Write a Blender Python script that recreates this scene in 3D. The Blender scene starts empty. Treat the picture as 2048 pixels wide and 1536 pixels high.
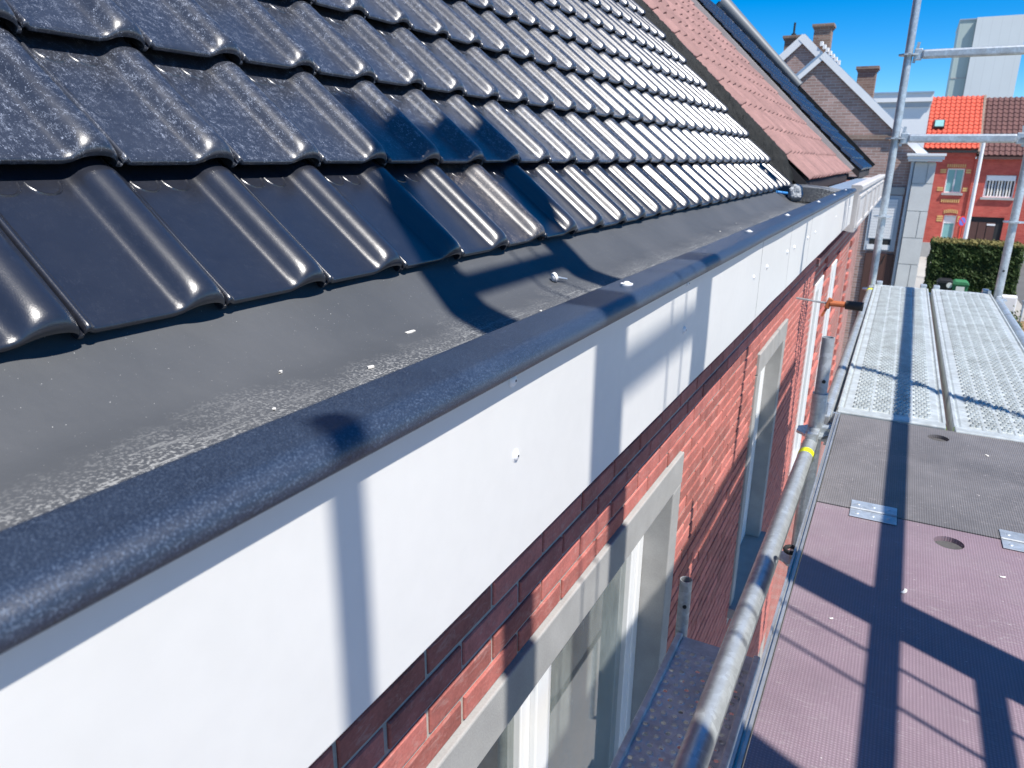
import bpy, bmesh, math, random
from mathutils import Vector, Matrix, noise as mnoise
random.seed(7)
S = bpy.context.scene
COL = S.collection
CZ = 5.4                     # everything is laid out about the eye level; lifted by CZ at the end so the ground is z = 0
GZ = -5.4
# ------------------------------------------------------------------ camera
RIGHT = Vector((0.884541, 0.466326, 0.011258))
DOWN = Vector((0.148937, -0.259471, -0.954197))
FWD = Vector((-0.442046, 0.845704, -0.298966))
cam = bpy.data.cameras.new('camera'); camo = bpy.data.objects.new('camera', cam); COL.objects.link(camo)
up = -DOWN; bk = -FWD
camo.matrix_world = Matrix(((RIGHT.x, up.x, bk.x, 0), (RIGHT.y, up.y, bk.y, 0), (RIGHT.z, up.z, bk.z, 0), (0, 0, 0, 1)))
cam.sensor_width = 36; cam.lens = 1448.16 / 2048 * 36
cam.clip_start = 0.02; cam.clip_end = 2000
cam.dof.use_dof = True; cam.dof.focus_distance = 1.35; cam.dof.aperture_fstop = 10
S.camera = camo
# ------------------------------------------------------------------ world, sun, exposure
SUN_EL = math.radians(59.4)
LX, LY = -0.888, 0.459       # horizontal direction the sunlight travels
W = bpy.data.worlds.new('World'); S.world = W; W.use_nodes = True
wn = W.node_tree; bg = wn.nodes['Background']
sky = wn.nodes.new('ShaderNodeTexSky'); sky.sky_type = 'NISHITA'; sky.sun_disc = False
sky.sun_elevation = SUN_EL; sky.sun_rotation = math.atan2(-LX, -LY)
sky.altitude = 2500; sky.air_density = 1.0; sky.dust_density = 0.0; sky.ozone_density = 5.0
hs = wn.nodes.new('ShaderNodeHueSaturation'); hs.inputs['Saturation'].default_value = 1.45; hs.inputs['Value'].default_value = 1.0
wn.links.new(sky.outputs[0], hs.inputs['Color']); wn.links.new(hs.outputs[0], bg.inputs[0]); bg.inputs[1].default_value = 0.115
sl = bpy.data.lights.new('sun', 'SUN'); sl.energy = 5.0; sl.angle = math.radians(0.53); sl.color = (1, 0.95, 0.88)
so = bpy.data.objects.new('sun', sl); COL.objects.link(so)
so.rotation_euler = Vector((LX * math.cos(SUN_EL), LY * math.cos(SUN_EL), -math.sin(SUN_EL))).to_track_quat('-Z', 'Y').to_euler()
so.location = (6, -4, 10)
S.view_settings.view_transform = 'Standard'; S.view_settings.look = 'None'
S.view_settings.exposure = 0.55; S.view_settings.gamma = 1.0; S.view_settings.use_curve_mapping = False
S.render.engine = 'CYCLES'; S.cycles.use_denoising = True
S.cycles.max_bounces = 8; S.cycles.caustics_reflective = False; S.cycles.caustics_refractive = False

# ------------------------------------------------------------------ material helpers
def _new(name):
    m = bpy.data.materials.new(name); m.use_nodes = True
    nt = m.node_tree; b = nt.nodes['Principled BSDF']
    return m, nt, b
def nd(nt, t, **kw):
    n = nt.nodes.new(t)
    for k, v in kw.items(): setattr(n, k, v)
    return n
def coords(nt, rnd=False, scale=None):
    tc = nd(nt, 'ShaderNodeTexCoord'); out = tc.outputs['Object']
    if rnd:
        oi = nd(nt, 'ShaderNodeObjectInfo'); mu = nd(nt, 'ShaderNodeMath', operation='MULTIPLY'); mu.inputs[1].default_value = 57.0
        nt.links.new(oi.outputs['Random'], mu.inputs[0])
        ad = nd(nt, 'ShaderNodeVectorMath', operation='ADD'); nt.links.new(out, ad.inputs[0]); nt.links.new(mu.outputs[0], ad.inputs[1]); out = ad.outputs[0]
    if scale:
        mp = nd(nt, 'ShaderNodeMapping'); mp.inputs['Scale'].default_value = scale; nt.links.new(out, mp.inputs[0]); out = mp.outputs[0]
    return out
def noise_n(nt, vec, scale, detail=4, rough=.55, dist=0):
    n = nd(nt, 'ShaderNodeTexNoise'); n.inputs['Scale'].default_value = scale; n.inputs['Detail'].default_value = detail
    n.inputs['Roughness'].default_value = rough; n.inputs['Distortion'].default_value = dist
    nt.links.new(vec, n.inputs['Vector']); return n.outputs['Fac']
def ramp(nt, fac, p0, p1, c0=(0, 0, 0, 1), c1=(1, 1, 1, 1)):
    r = nd(nt, 'ShaderNodeValToRGB'); r.color_ramp.elements[0].position = p0; r.color_ramp.elements[1].position = p1
    r.color_ramp.elements[0].color = c0; r.color_ramp.elements[1].color = c1
    nt.links.new(fac, r.inputs[0]); return r.outputs[0]
def mixc(nt, fac, a, b, mode='MIX'):
    m = nd(nt, 'ShaderNodeMix', data_type='RGBA', blend_type=mode)
    for sock, v in ((m.inputs[0], fac), (m.inputs[6], a), (m.inputs[7], b)):
        if hasattr(v, 'is_output'): nt.links.new(v, sock)
        elif isinstance(v, (int, float)): sock.default_value = v
        else: sock.default_value = (*v, 1) if len(v) == 3 else v
    return m.outputs[2]
def bump(nt, b, h, strength=.3, dist=.002, prev=None):
    n = nd(nt, 'ShaderNodeBump'); n.inputs['Strength'].default_value = strength; n.inputs['Distance'].default_value = dist
    nt.links.new(h, n.inputs['Height'])
    if prev is not None: nt.links.new(prev, n.inputs['Normal'])
    nt.links.new(n.outputs[0], b.inputs['Normal']); return n.outputs[0]
def simple(name, c, rough=.6, metal=0., var=.25, vs=6, fs=60, bs=.15, bd=.002, rnd=False, spec=.5, hue=0.):
    """base colour with broad and fine variation, fine bump"""
    m, nt, b = _new(name); v = coords(nt, rnd)
    f1 = noise_n(nt, v, vs, 5); f2 = noise_n(nt, v, fs, 4)
    dk = tuple(x * (1 - var) for x in c); lt = tuple(min(1, x * (1 + var)) for x in c)
    col = mixc(nt, ramp(nt, f1, .3, .7), dk, lt)
    col = mixc(nt, .35, col, mixc(nt, ramp(nt, f2, .35, .65), dk, lt))
    if rnd:
        oi = nd(nt, 'ShaderNodeObjectInfo')
        rr = ramp(nt, oi.outputs['Random'], 0, 1, tuple(x * (1 - hue) for x in (1, 1, 1)) + (1,), tuple(1 + hue * .5 for x in (1, 1, 1)) + (1,))
        col = mixc(nt, 1., col, rr, 'MULTIPLY')
    nt.links.new(col, b.inputs['Base Color'])
    b.inputs['Roughness'].default_value = rough; b.inputs['Metallic'].default_value = metal; b.inputs['Specular IOR Level'].default_value = spec
    if bs: bump(nt, b, f2, bs, bd)
    return m

def brick_mat(name, c, rnd, mr=1.):
    m = simple(name, c, .85, var=.3, vs=14, fs=140, bs=.5, bd=.002, rnd=rnd, hue=.38)
    nt = m.node_tree; b = nt.nodes['Principled BSDF']; old = b.inputs['Base Color'].links[0].from_socket
    f = ramp(nt, noise_n(nt, coords(nt, rnd, scale=(30, 22, 60)), 1., 6, .72, .8), .52, .74)
    mu = nd(nt, 'ShaderNodeMath', operation='MULTIPLY'); nt.links.new(f, mu.inputs[0]); mu.inputs[1].default_value = .42
    nt.links.new(mixc(nt, mu.outputs[0], old, (.55, .40, .36)), b.inputs['Base Color']); return m
def tile_mat(name, dust, clean_rough=.3, base=(.012, .014, .022), dustc=(.42, .45, .53)):
    m, nt, b = _new(name); v = coords(nt, True)
    n1 = noise_n(nt, v, 9, 3)
    # dried splashes and straw-like scratches
    mp = nd(nt, 'ShaderNodeMapping'); mp.inputs['Scale'].default_value = (330, 90, 100); mp.inputs['Rotation'].default_value = (0, 0, .75); nt.links.new(v, mp.inputs[0])
    s1 = noise_n(nt, mp.outputs[0], .55, 5, .7, 1.0)
    s2 = noise_n(nt, v, 420, 2, .5, .8)
    hb = nd(nt, 'ShaderNodeMath', operation='SUBTRACT'); nt.links.new(s1, hb.inputs[0]); hb.inputs[1].default_value = .5
    ha = nd(nt, 'ShaderNodeMath', operation='ABSOLUTE'); nt.links.new(hb.outputs[0], ha.inputs[0])
    hair = ramp(nt, ha.outputs[0], .004, .012, (1, 1, 1, 1), (0, 0, 0, 1))
    hm_ = nd(nt, 'ShaderNodeMath', operation='MULTIPLY'); nt.links.new(hair, hm_.inputs[0]); nt.links.new(ramp(nt, noise_n(nt, v, 75, 3, .6), .48, .60), hm_.inputs[1])
    sc = hm_.outputs[0]; sp = ramp(nt, s2, .66, .73)
    mx = nd(nt, 'ShaderNodeMath', operation='MAXIMUM'); nt.links.new(sc, mx.inputs[0]); nt.links.new(sp, mx.inputs[1])
    patch = ramp(nt, n1, .25, .5)
    mu = nd(nt, 'ShaderNodeMath', operation='MULTIPLY'); nt.links.new(mx.outputs[0], mu.inputs[0]); nt.links.new(patch, mu.inputs[1])
    mu2 = nd(nt, 'ShaderNodeMath', operation='MULTIPLY'); nt.links.new(mu.outputs[0], mu2.inputs[0]); mu2.inputs[1].default_value = dust
    film = nd(nt, 'ShaderNodeMath', operation='MULTIPLY'); nt.links.new(noise_n(nt, v, 22, 5), film.inputs[0]); film.inputs[1].default_value = .07 * dust + .015
    ad = nd(nt, 'ShaderNodeMath', operation='ADD', use_clamp=True); nt.links.new(mu2.outputs[0], ad.inputs[0]); nt.links.new(film.outputs[0], ad.inputs[1])
    col = mixc(nt, ad.outputs[0], base, dustc)
    nt.links.new(col, b.inputs['Base Color'])
    rr = nd(nt, 'ShaderNodeMath', operation='MULTIPLY_ADD'); nt.links.new(ad.outputs[0], rr.inputs[0]); rr.inputs[1].default_value = .4; rr.inputs[2].default_value = clean_rough
    nt.links.new(rr.outputs[0], b.inputs['Roughness'])
    b.inputs['Specular IOR Level'].default_value = .75
    b.inputs['Coat Weight'].default_value = .5; b.inputs['Coat Roughness'].default_value = .2
    fine = noise_n(nt, v, 700, 2)
    p = bump(nt, b, fine, .3, .0007)
    bump(nt, b, noise_n(nt, v, 30, 2), .10, .002, p)
    return m

M = {}
M['tile_clean'] = tile_mat('tile_clean', .05, .30)
M['tile_dusty'] = tile_mat('tile_dusty', .85, .33, dustc=(.42, .47, .58))
M['tile_dirty'] = tile_mat('tile_dirty', 1.0, .4, dustc=(.5, .42, .36))
M['tile_glazed'] = tile_mat('tile_glazed', .2, .14, base=(.012, .016, .028))
M['tile_pink'] = simple('tile_pink', (.27, .15, .135), .75, var=.22, vs=8, fs=50, rnd=True, hue=.18)
M['tile_orange'] = simple('tile_orange', (.60, .105, .06), .6, var=.15, vs=2, fs=20)
M['tile_brown'] = simple('tile_brown', (.13, .06, .055), .7, var=.25, vs=2, fs=20)
M['white_panel'] = simple('white_panel', (.69, .685, .66), .40, var=.035, vs=3.2, fs=30, bs=.02)
M['screw_white'] = simple('screw_white', (.8, .8, .8), .35, var=.03)
M['brick'] = brick_mat('brick', (.45, .142, .118), True)
M['mortar'] = simple('mortar', (.40, .37, .33), .95, var=.2, vs=20, fs=200, bs=.5)
M['stone'] = simple('stone', (.335, .335, .33), .9, var=.16, vs=9, fs=220, bs=.35, bd=.0015)
M['white_frame'] = simple('white_frame', (.78, .79, .79), .35, var=.03, bs=0)
M['old_white'] = simple('old_white', (.50, .485, .475), .6, var=.18, vs=7, fs=60)
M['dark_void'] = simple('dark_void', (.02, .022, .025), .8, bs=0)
M['underlay'] = simple('underlay', (.03, .028, .03), .9)
M['soffit'] = simple('soffit', (.5, .5, .5), .6)
M['pier_block'] = simple('pier_block', (.60, .61, .59), .9, var=.10, vs=3, fs=40)
M['concrete'] = simple('concrete', (.38, .38, .37), .9, var=.12, vs=3, fs=40)
M['asphalt'] = simple('asphalt', (.10, .10, .10), .95, var=.2, vs=.6, fs=30)
M['paving'] = simple('paving', (.34, .33, .31), .9, var=.15, vs=1.2, fs=25)
M['soil'] = simple('soil', (.28, .17, .09), 1., var=.3, vs=2, fs=20)
M['grass'] = simple('grass', (.07, .11, .03), 1., var=.35, vs=2, fs=20)
M['brownwood'] = simple('brownwood', (.085, .04, .032), .6, var=.12, vs=3, fs=30)
M['white_wall'] = simple('white_wall', (.78, .79, .79), .8, var=.04, vs=.5, fs=6)
M['bluegrey'] = simple('bluegrey', (.42, .47, .52), .7, var=.06)
M['cap_grey'] = simple('cap_grey', (.13, .145, .16), .5, var=.1)
M['curtain'] = simple('curtain', (.82, .83, .79), .9, var=.1, vs=12, fs=50)
M['teal_blind'] = simple('teal_blind', (.20, .42, .42), .7, var=.1, vs=3, fs=20)
M['yellow_brick'] = simple('yellow_brick', (.62, .40, .16), .85, var=.15)
M['sign_red'] = simple('sign_red', (.6, .03, .03), .5, var=.05, bs=0)
M['sign_blue'] = simple('sign_blue', (.12, .15, .5), .5, var=.05, bs=0)
M['post_red'] = simple('post_red', (.65, .06, .03), .5, var=.08)
M['bin_green'] = simple('bin_green', (.05, .22, .10), .5, var=.1)
M['bin_black'] = simple('bin_black', (.02, .02, .024), .5, var=.1)
M['lid_white'] = simple('lid_white', (.7, .72, .7), .5, var=.05)
M['zinc'] = simple('zinc', (.42, .5, .58), .42, metal=.6, var=.12, vs=5, fs=40)
M['orange_plastic'] = simple('orange_plastic', (.45, .13, .045), .5, var=.15)
M['black_rubber'] = simple('black_rubber', (.02, .02, .02), .6, var=.2)
M['yellow_tape'] = simple('yellow_tape', (.75, .85, .02), .45, var=.05, bs=0)
M['blue_plastic'] = simple('blue_plastic', (.05, .25, .6), .4, var=.1)
M['grey_sheet'] = simple('grey_sheet', (.34, .36, .38), .6, var=.35, vs=30, fs=150, bs=.6, bd=.004)
M['verge_sheet'] = simple('verge_sheet', (.010, .012, .013), .6, spec=.25, var=.4, vs=30, fs=160, bs=.9, bd=.006)
M['chip_white'] = simple('chip_white', (.75, .73, .68), .7, var=.1)
M['wood_splinter'] = simple('wood_splinter', (.72, .45, .3), .8, var=.2, vs=60)
M['foliage'] = simple('foliage', (.055, .095, .022), .7, var=.45, vs=1.2, fs=9, bs=0)
M['foliage_dry'] = simple('foliage_dry', (.22, .19, .06), .8, var=.3, vs=3, fs=20, bs=0)
M['hedge_core'] = simple('hedge_core', (.02, .03, .01), 1., bs=0)

def galv(name, c=(.50, .55, .58), rough=.38, sp=.16, metal=.75, sc=90):
    m, nt, b = _new(name); v = coords(nt)
    vo = nd(nt, 'ShaderNodeTexVoronoi'); vo.inputs['Scale'].default_value = sc; nt.links.new(v, vo.inputs['Vector'])
    n = noise_n(nt, v, 12, 6, .65)
    sepn = nd(nt, 'ShaderNodeSeparateColor'); nt.links.new(vo.outputs['Color'], sepn.inputs[0])
    col = mixc(nt, sepn.outputs[0], tuple(x * (1 - sp) for x in c), tuple(min(1, x * (1 + sp)) for x in c))
    col = mixc(nt, ramp(nt, n, .42, .75), col, tuple(x * .62 for x in c))
    sw = noise_n(nt, coords(nt, scale=(300, 8, 300)), 1., 3)
    col = mixc(nt, ramp(nt, sw, .66, .8), col, (.62, .64, .66))
    nt.links.new(col, b.inputs['Base Color']); b.inputs['Metallic'].default_value = metal
    rr = nd(nt, 'ShaderNodeMath', operation='MULTIPLY_ADD'); nt.links.new(n, rr.inputs[0]); rr.inputs[1].default_value = .35; rr.inputs[2].default_value = rough - .15
    nt.links.new(rr.outputs[0], b.inputs['Roughness'])
    bump(nt, b, noise_n(nt, v, 160, 3), .12, .001)
    return m
M['galv'] = galv('galv', (.56, .61, .64), .40, .14, .6)
M['galv_deck'] = galv('galv_deck', (.57, .61, .60), .42, .10, .3, 60)
M['galv_dark'] = galv('galv_dark', (.42, .45, .48), .48, .2, .25, 70)
M['alu'] = galv('alu', (.55, .55, .54), .4, .08, .7, 30)

M['galv_console'] = galv('galv_console', (.66, .70, .75), .5, .12, .1, 70)
def membrane():
    m, nt, b = _new('membrane'); v = coords(nt)
    broad = noise_n(nt, v, 3.5, 4); fine = noise_n(nt, v, 900, 2)
    col = mixc(nt, ramp(nt, broad, .3, .7), (.058, .063, .070), (.082, .086, .092))
    sep = nd(nt, 'ShaderNodeSeparateXYZ'); nt.links.new(nd(nt, 'ShaderNodeTexCoord').outputs['Object'], sep.inputs[0])
    # dust that has washed down to the low side of the gutter: an irregular band
    wob = nd(nt, 'ShaderNodeMath', operation='MULTIPLY_ADD'); nt.links.new(noise_n(nt, v, 5, 5, .7), wob.inputs[0]); wob.inputs[1].default_value = .26; nt.links.new(sep.outputs[0], wob.inputs[2])
    band = ramp(nt, wob.outputs[0], -.62 + 1, -.47 + 1)
    off = nd(nt, 'ShaderNodeMath', operation='ADD'); nt.links.new(wob.outputs[0], off.inputs[0]); off.inputs[1].default_value = 1.0
    band = ramp(nt, off.outputs[0], .40, .58)
    sp = ramp(nt, noise_n(nt, v, 230, 3, .6), .49, .64)
    st = ramp(nt, noise_n(nt, coords(nt, scale=(95, 7, 60)), 1., 5, .7, .5), .56, .66)
    mx = nd(nt, 'ShaderNodeMath', operation='MAXIMUM'); nt.links.new(sp, mx.inputs[0]); nt.links.new(st, mx.inputs[1])
    mu = nd(nt, 'ShaderNodeMath', operation='MULTIPLY'); nt.links.new(mx.outputs[0], mu.inputs[0]); nt.links.new(band, mu.inputs[1])
    sp2 = ramp(nt, noise_n(nt, v, 330, 2, .5), .73, .79)
    mx2 = nd(nt, 'ShaderNodeMath', operation='MAXIMUM'); nt.links.new(mu.outputs[0], mx2.inputs[0]); nt.links.new(sp2, mx2.inputs[1])
    mu3 = nd(nt, 'ShaderNodeMath', operation='MULTIPLY'); nt.links.new(mx2.outputs[0], mu3.inputs[0]); mu3.inputs[1].default_value = .95
    col = mixc(nt, mu3.outputs[0], col, (.50, .50, .48))
    nt.links.new(col, b.inputs['Base Color']); b.inputs['Roughness'].default_value = .62; b.inputs['Specular IOR Level'].default_value = .45
    p = bump(nt, b, fine, .35, .0008); bump(nt, b, noise_n(nt, v, 14, 3), .25, .01, p)
    return m
M['membrane'] = membrane()
def coping_mat():
    m, nt, b = _new('coping_black'); v = coords(nt)
    sp = ramp(nt, noise_n(nt, v, 640, 2, .5), .52, .68); br = noise_n(nt, v, 11, 4)
    col = mixc(nt, ramp(nt, br, .35, .75), (.013, .022, .044), (.022, .036, .066))
    col = mixc(nt, sp, col, (.075, .105, .16))
    nt.links.new(col, b.inputs['Base Color']); b.inputs['Roughness'].default_value = .40; b.inputs['Specular IOR Level'].default_value = .8
    bump(nt, b, noise_n(nt, v, 1000, 2), .42, .0008)
    return m
M['coping'] = coping_mat()
def ply(name, c, lines):
    m, nt, b = _new(name); v = coords(nt)
    wa = nd(nt, 'ShaderNodeTexWave', wave_type='BANDS', bands_direction='X'); wa.inputs['Scale'].default_value = 60; nt.links.new(v, wa.inputs[0])
    wb = nd(nt, 'ShaderNodeTexWave', wave_type='BANDS', bands_direction='Y'); wb.inputs['Scale'].default_value = 60; nt.links.new(v, wb.inputs[0])
    mx = nd(nt, 'ShaderNodeMath', operation='MULTIPLY'); nt.links.new(wa.outputs[1], mx.inputs[0])
    if lines: mx.inputs[1].default_value = 1.
    else: nt.links.new(wb.outputs[1], mx.inputs[1])
    wear = noise_n(nt, v, 5, 6, .7); scr = noise_n(nt, coords(nt, scale=(40, 260, 40)), 1., 4, .7, 1.2)
    col = mixc(nt, ramp(nt, wear, .3, .75), tuple(x * .78 for x in c), tuple(x * 1.4 for x in c))
    col = mixc(nt, mixc(nt, .75, (1, 1, 1), mx.outputs[0]), tuple(x * .66 for x in c), col)
    film = ramp(nt, noise_n(nt, v, 1.7, 6, .72), .45, .75)
    fm_ = nd(nt, 'ShaderNodeMath', operation='MULTIPLY'); nt.links.new(film, fm_.inputs[0]); fm_.inputs[1].default_value = .38
    col = mixc(nt, fm_.outputs[0], col, (.30, .28, .28))
    s = ramp(nt, scr, .55, .70); w2 = ramp(nt, noise_n(nt, v, 4.5, 5, .65), .42, .66)
    mu = nd(nt, 'ShaderNodeMath', operation='MULTIPLY'); nt.links.new(s, mu.inputs[0]); nt.links.new(w2, mu.inputs[1])
    col = mixc(nt, mu.outputs[0], col, (.33, .30, .30))
    dots = ramp(nt, noise_n(nt, v, 110, 3, .6), .715, .75)
    col = mixc(nt, dots, col, (.5, .47, .46))
    nt.links.new(col, b.inputs['Base Color']); b.inputs['Roughness'].default_value = .55; b.inputs['Specular IOR Level'].default_value = .4
    bump(nt, b, mx.outputs[0], .5, .0012)
    return m
M['ply_grey'] = ply('ply_grey', (.135, .128, .13), True)
M['ply_purple'] = ply('ply_purple', (.255, .185, .218), False)
def glass_mat():
    m, nt, b = _new('window_glass')
    out = nt.nodes['Material Output']; nt.nodes.remove(b)
    fr = nd(nt, 'ShaderNodeFresnel'); fr.inputs[0].default_value = 1.5
    ad = nd(nt, 'ShaderNodeMath', operation='ADD', use_clamp=True); nt.links.new(fr.outputs[0], ad.inputs[0]); ad.inputs[1].default_value = .16
    t = nd(nt, 'ShaderNodeBsdfTransparent'); t.inputs[0].default_value = (.72, .82, .80, 1)
    g = nd(nt, 'ShaderNodeBsdfGlossy'); g.inputs['Roughness'].default_value = .02
    mx = nd(nt, 'ShaderNodeMixShader'); nt.links.new(ad.outputs[0], mx.inputs[0]); nt.links.new(t.outputs[0], mx.inputs[1]); nt.links.new(g.outputs[0], mx.inputs[2])
    df = nd(nt, 'ShaderNodeBsdfDiffuse'); df.inputs[0].default_value = (.62, .70, .68, 1)  # pale diffuse layer stands in for a bright reflection in the panes
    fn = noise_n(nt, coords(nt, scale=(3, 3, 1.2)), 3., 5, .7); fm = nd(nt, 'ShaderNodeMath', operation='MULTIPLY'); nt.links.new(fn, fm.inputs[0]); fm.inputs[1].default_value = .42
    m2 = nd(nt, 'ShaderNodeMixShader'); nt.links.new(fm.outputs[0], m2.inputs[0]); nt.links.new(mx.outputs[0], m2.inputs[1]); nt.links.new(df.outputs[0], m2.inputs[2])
    nt.links.new(m2.outputs[0], out.inputs[0]); return m
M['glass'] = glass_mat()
def brick_tex(name, c1, c2, mortar, bw=.22, bh=.065, axis='XZ', ms=.008):
    m, nt, b = _new(name); tc = nd(nt, 'ShaderNodeTexCoord')
    sep = nd(nt, 'ShaderNodeSeparateXYZ'); nt.links.new(tc.outputs['Object'], sep.inputs[0])
    cb = nd(nt, 'ShaderNodeCombineXYZ'); nt.links.new(sep.outputs[0 if axis == 'XZ' else 1], cb.inputs[0]); nt.links.new(sep.outputs[2], cb.inputs[1])
    bt = nd(nt, 'ShaderNodeTexBrick'); nt.links.new(cb.outputs[0], bt.inputs['Vector'])
    bt.inputs['Scale'].default_value = 1.; bt.inputs['Brick Width'].default_value = bw; bt.inputs['Row Height'].default_value = bh
    bt.inputs['Mortar Size'].default_value = ms; bt.inputs['Mortar Smooth'].default_value = .2
    bt.inputs['Color1'].default_value = (*c1, 1); bt.inputs['Color2'].default_value = (*c2, 1); bt.inputs['Mortar'].default_value = (*mortar, 1)
    n = noise_n(nt, tc.outputs['Object'], 1.3, 5, .65)
    col = mixc(nt, 1., bt.outputs['Color'], ramp(nt, n, .3, .75, (.75, .75, .75, 1), (1.2, 1.2, 1.2, 1)), 'MULTIPLY')
    nt.links.new(col, b.inputs['Base Color']); b.inputs['Roughness'].default_value = .9
    return m
M['brick_brown'] = brick_tex('brick_brown', (.31, .20, .17), (.42, .28, .245), (.45, .39, .36))
M['brick_red'] = brick_tex('brick_red', (.47, .07, .055), (.55, .11, .08), (.45, .13, .10))
M['brick_redside'] = brick_tex('brick_redside', (.36, .085, .065), (.44, .11, .085), (.42, .36, .31), axis='YZ')
M['brick_pinkside'] = brick_tex('brick_pinkside', (.36, .14, .12), (.46, .2, .17), (.40, .33, .29), axis='YZ')
M['brick_chim'] = brick_tex('brick_chim', (.20, .13, .10), (.28, .19, .15), (.30, .26, .22))
def cladding(name, c, step, axis=0):
    m, nt, b = _new(name); v = coords(nt)
    sep = nd(nt, 'ShaderNodeSeparateXYZ'); nt.links.new(v, sep.inputs[0])
    mm = nd(nt, 'ShaderNodeMath', operation='MODULO'); nt.links.new(sep.outputs[axis], mm.inputs[0]); mm.inputs[1].default_value = step
    ab = nd(nt, 'ShaderNodeMath', operation='ABSOLUTE'); nt.links.new(mm.outputs[0], ab.inputs[0])
    line = ramp(nt, ab.outputs[0], 0, .06)
    n = noise_n(nt, v, .25, 4)
    col = mixc(nt, ramp(nt, n, .3, .7), tuple(x * .93 for x in c), c)
    col = mixc(nt, line, tuple(x * .8 for x in c), col)
    nt.links.new(col, b.inputs['Base Color']); b.inputs['Roughness'].default_value = .55
    return m
M['clad_white'] = cladding('clad_white', (.62, .66, .66), 1.0)
M['clad_grey'] = cladding('clad_grey', (.42, .50, .47), 1.0)

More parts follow.
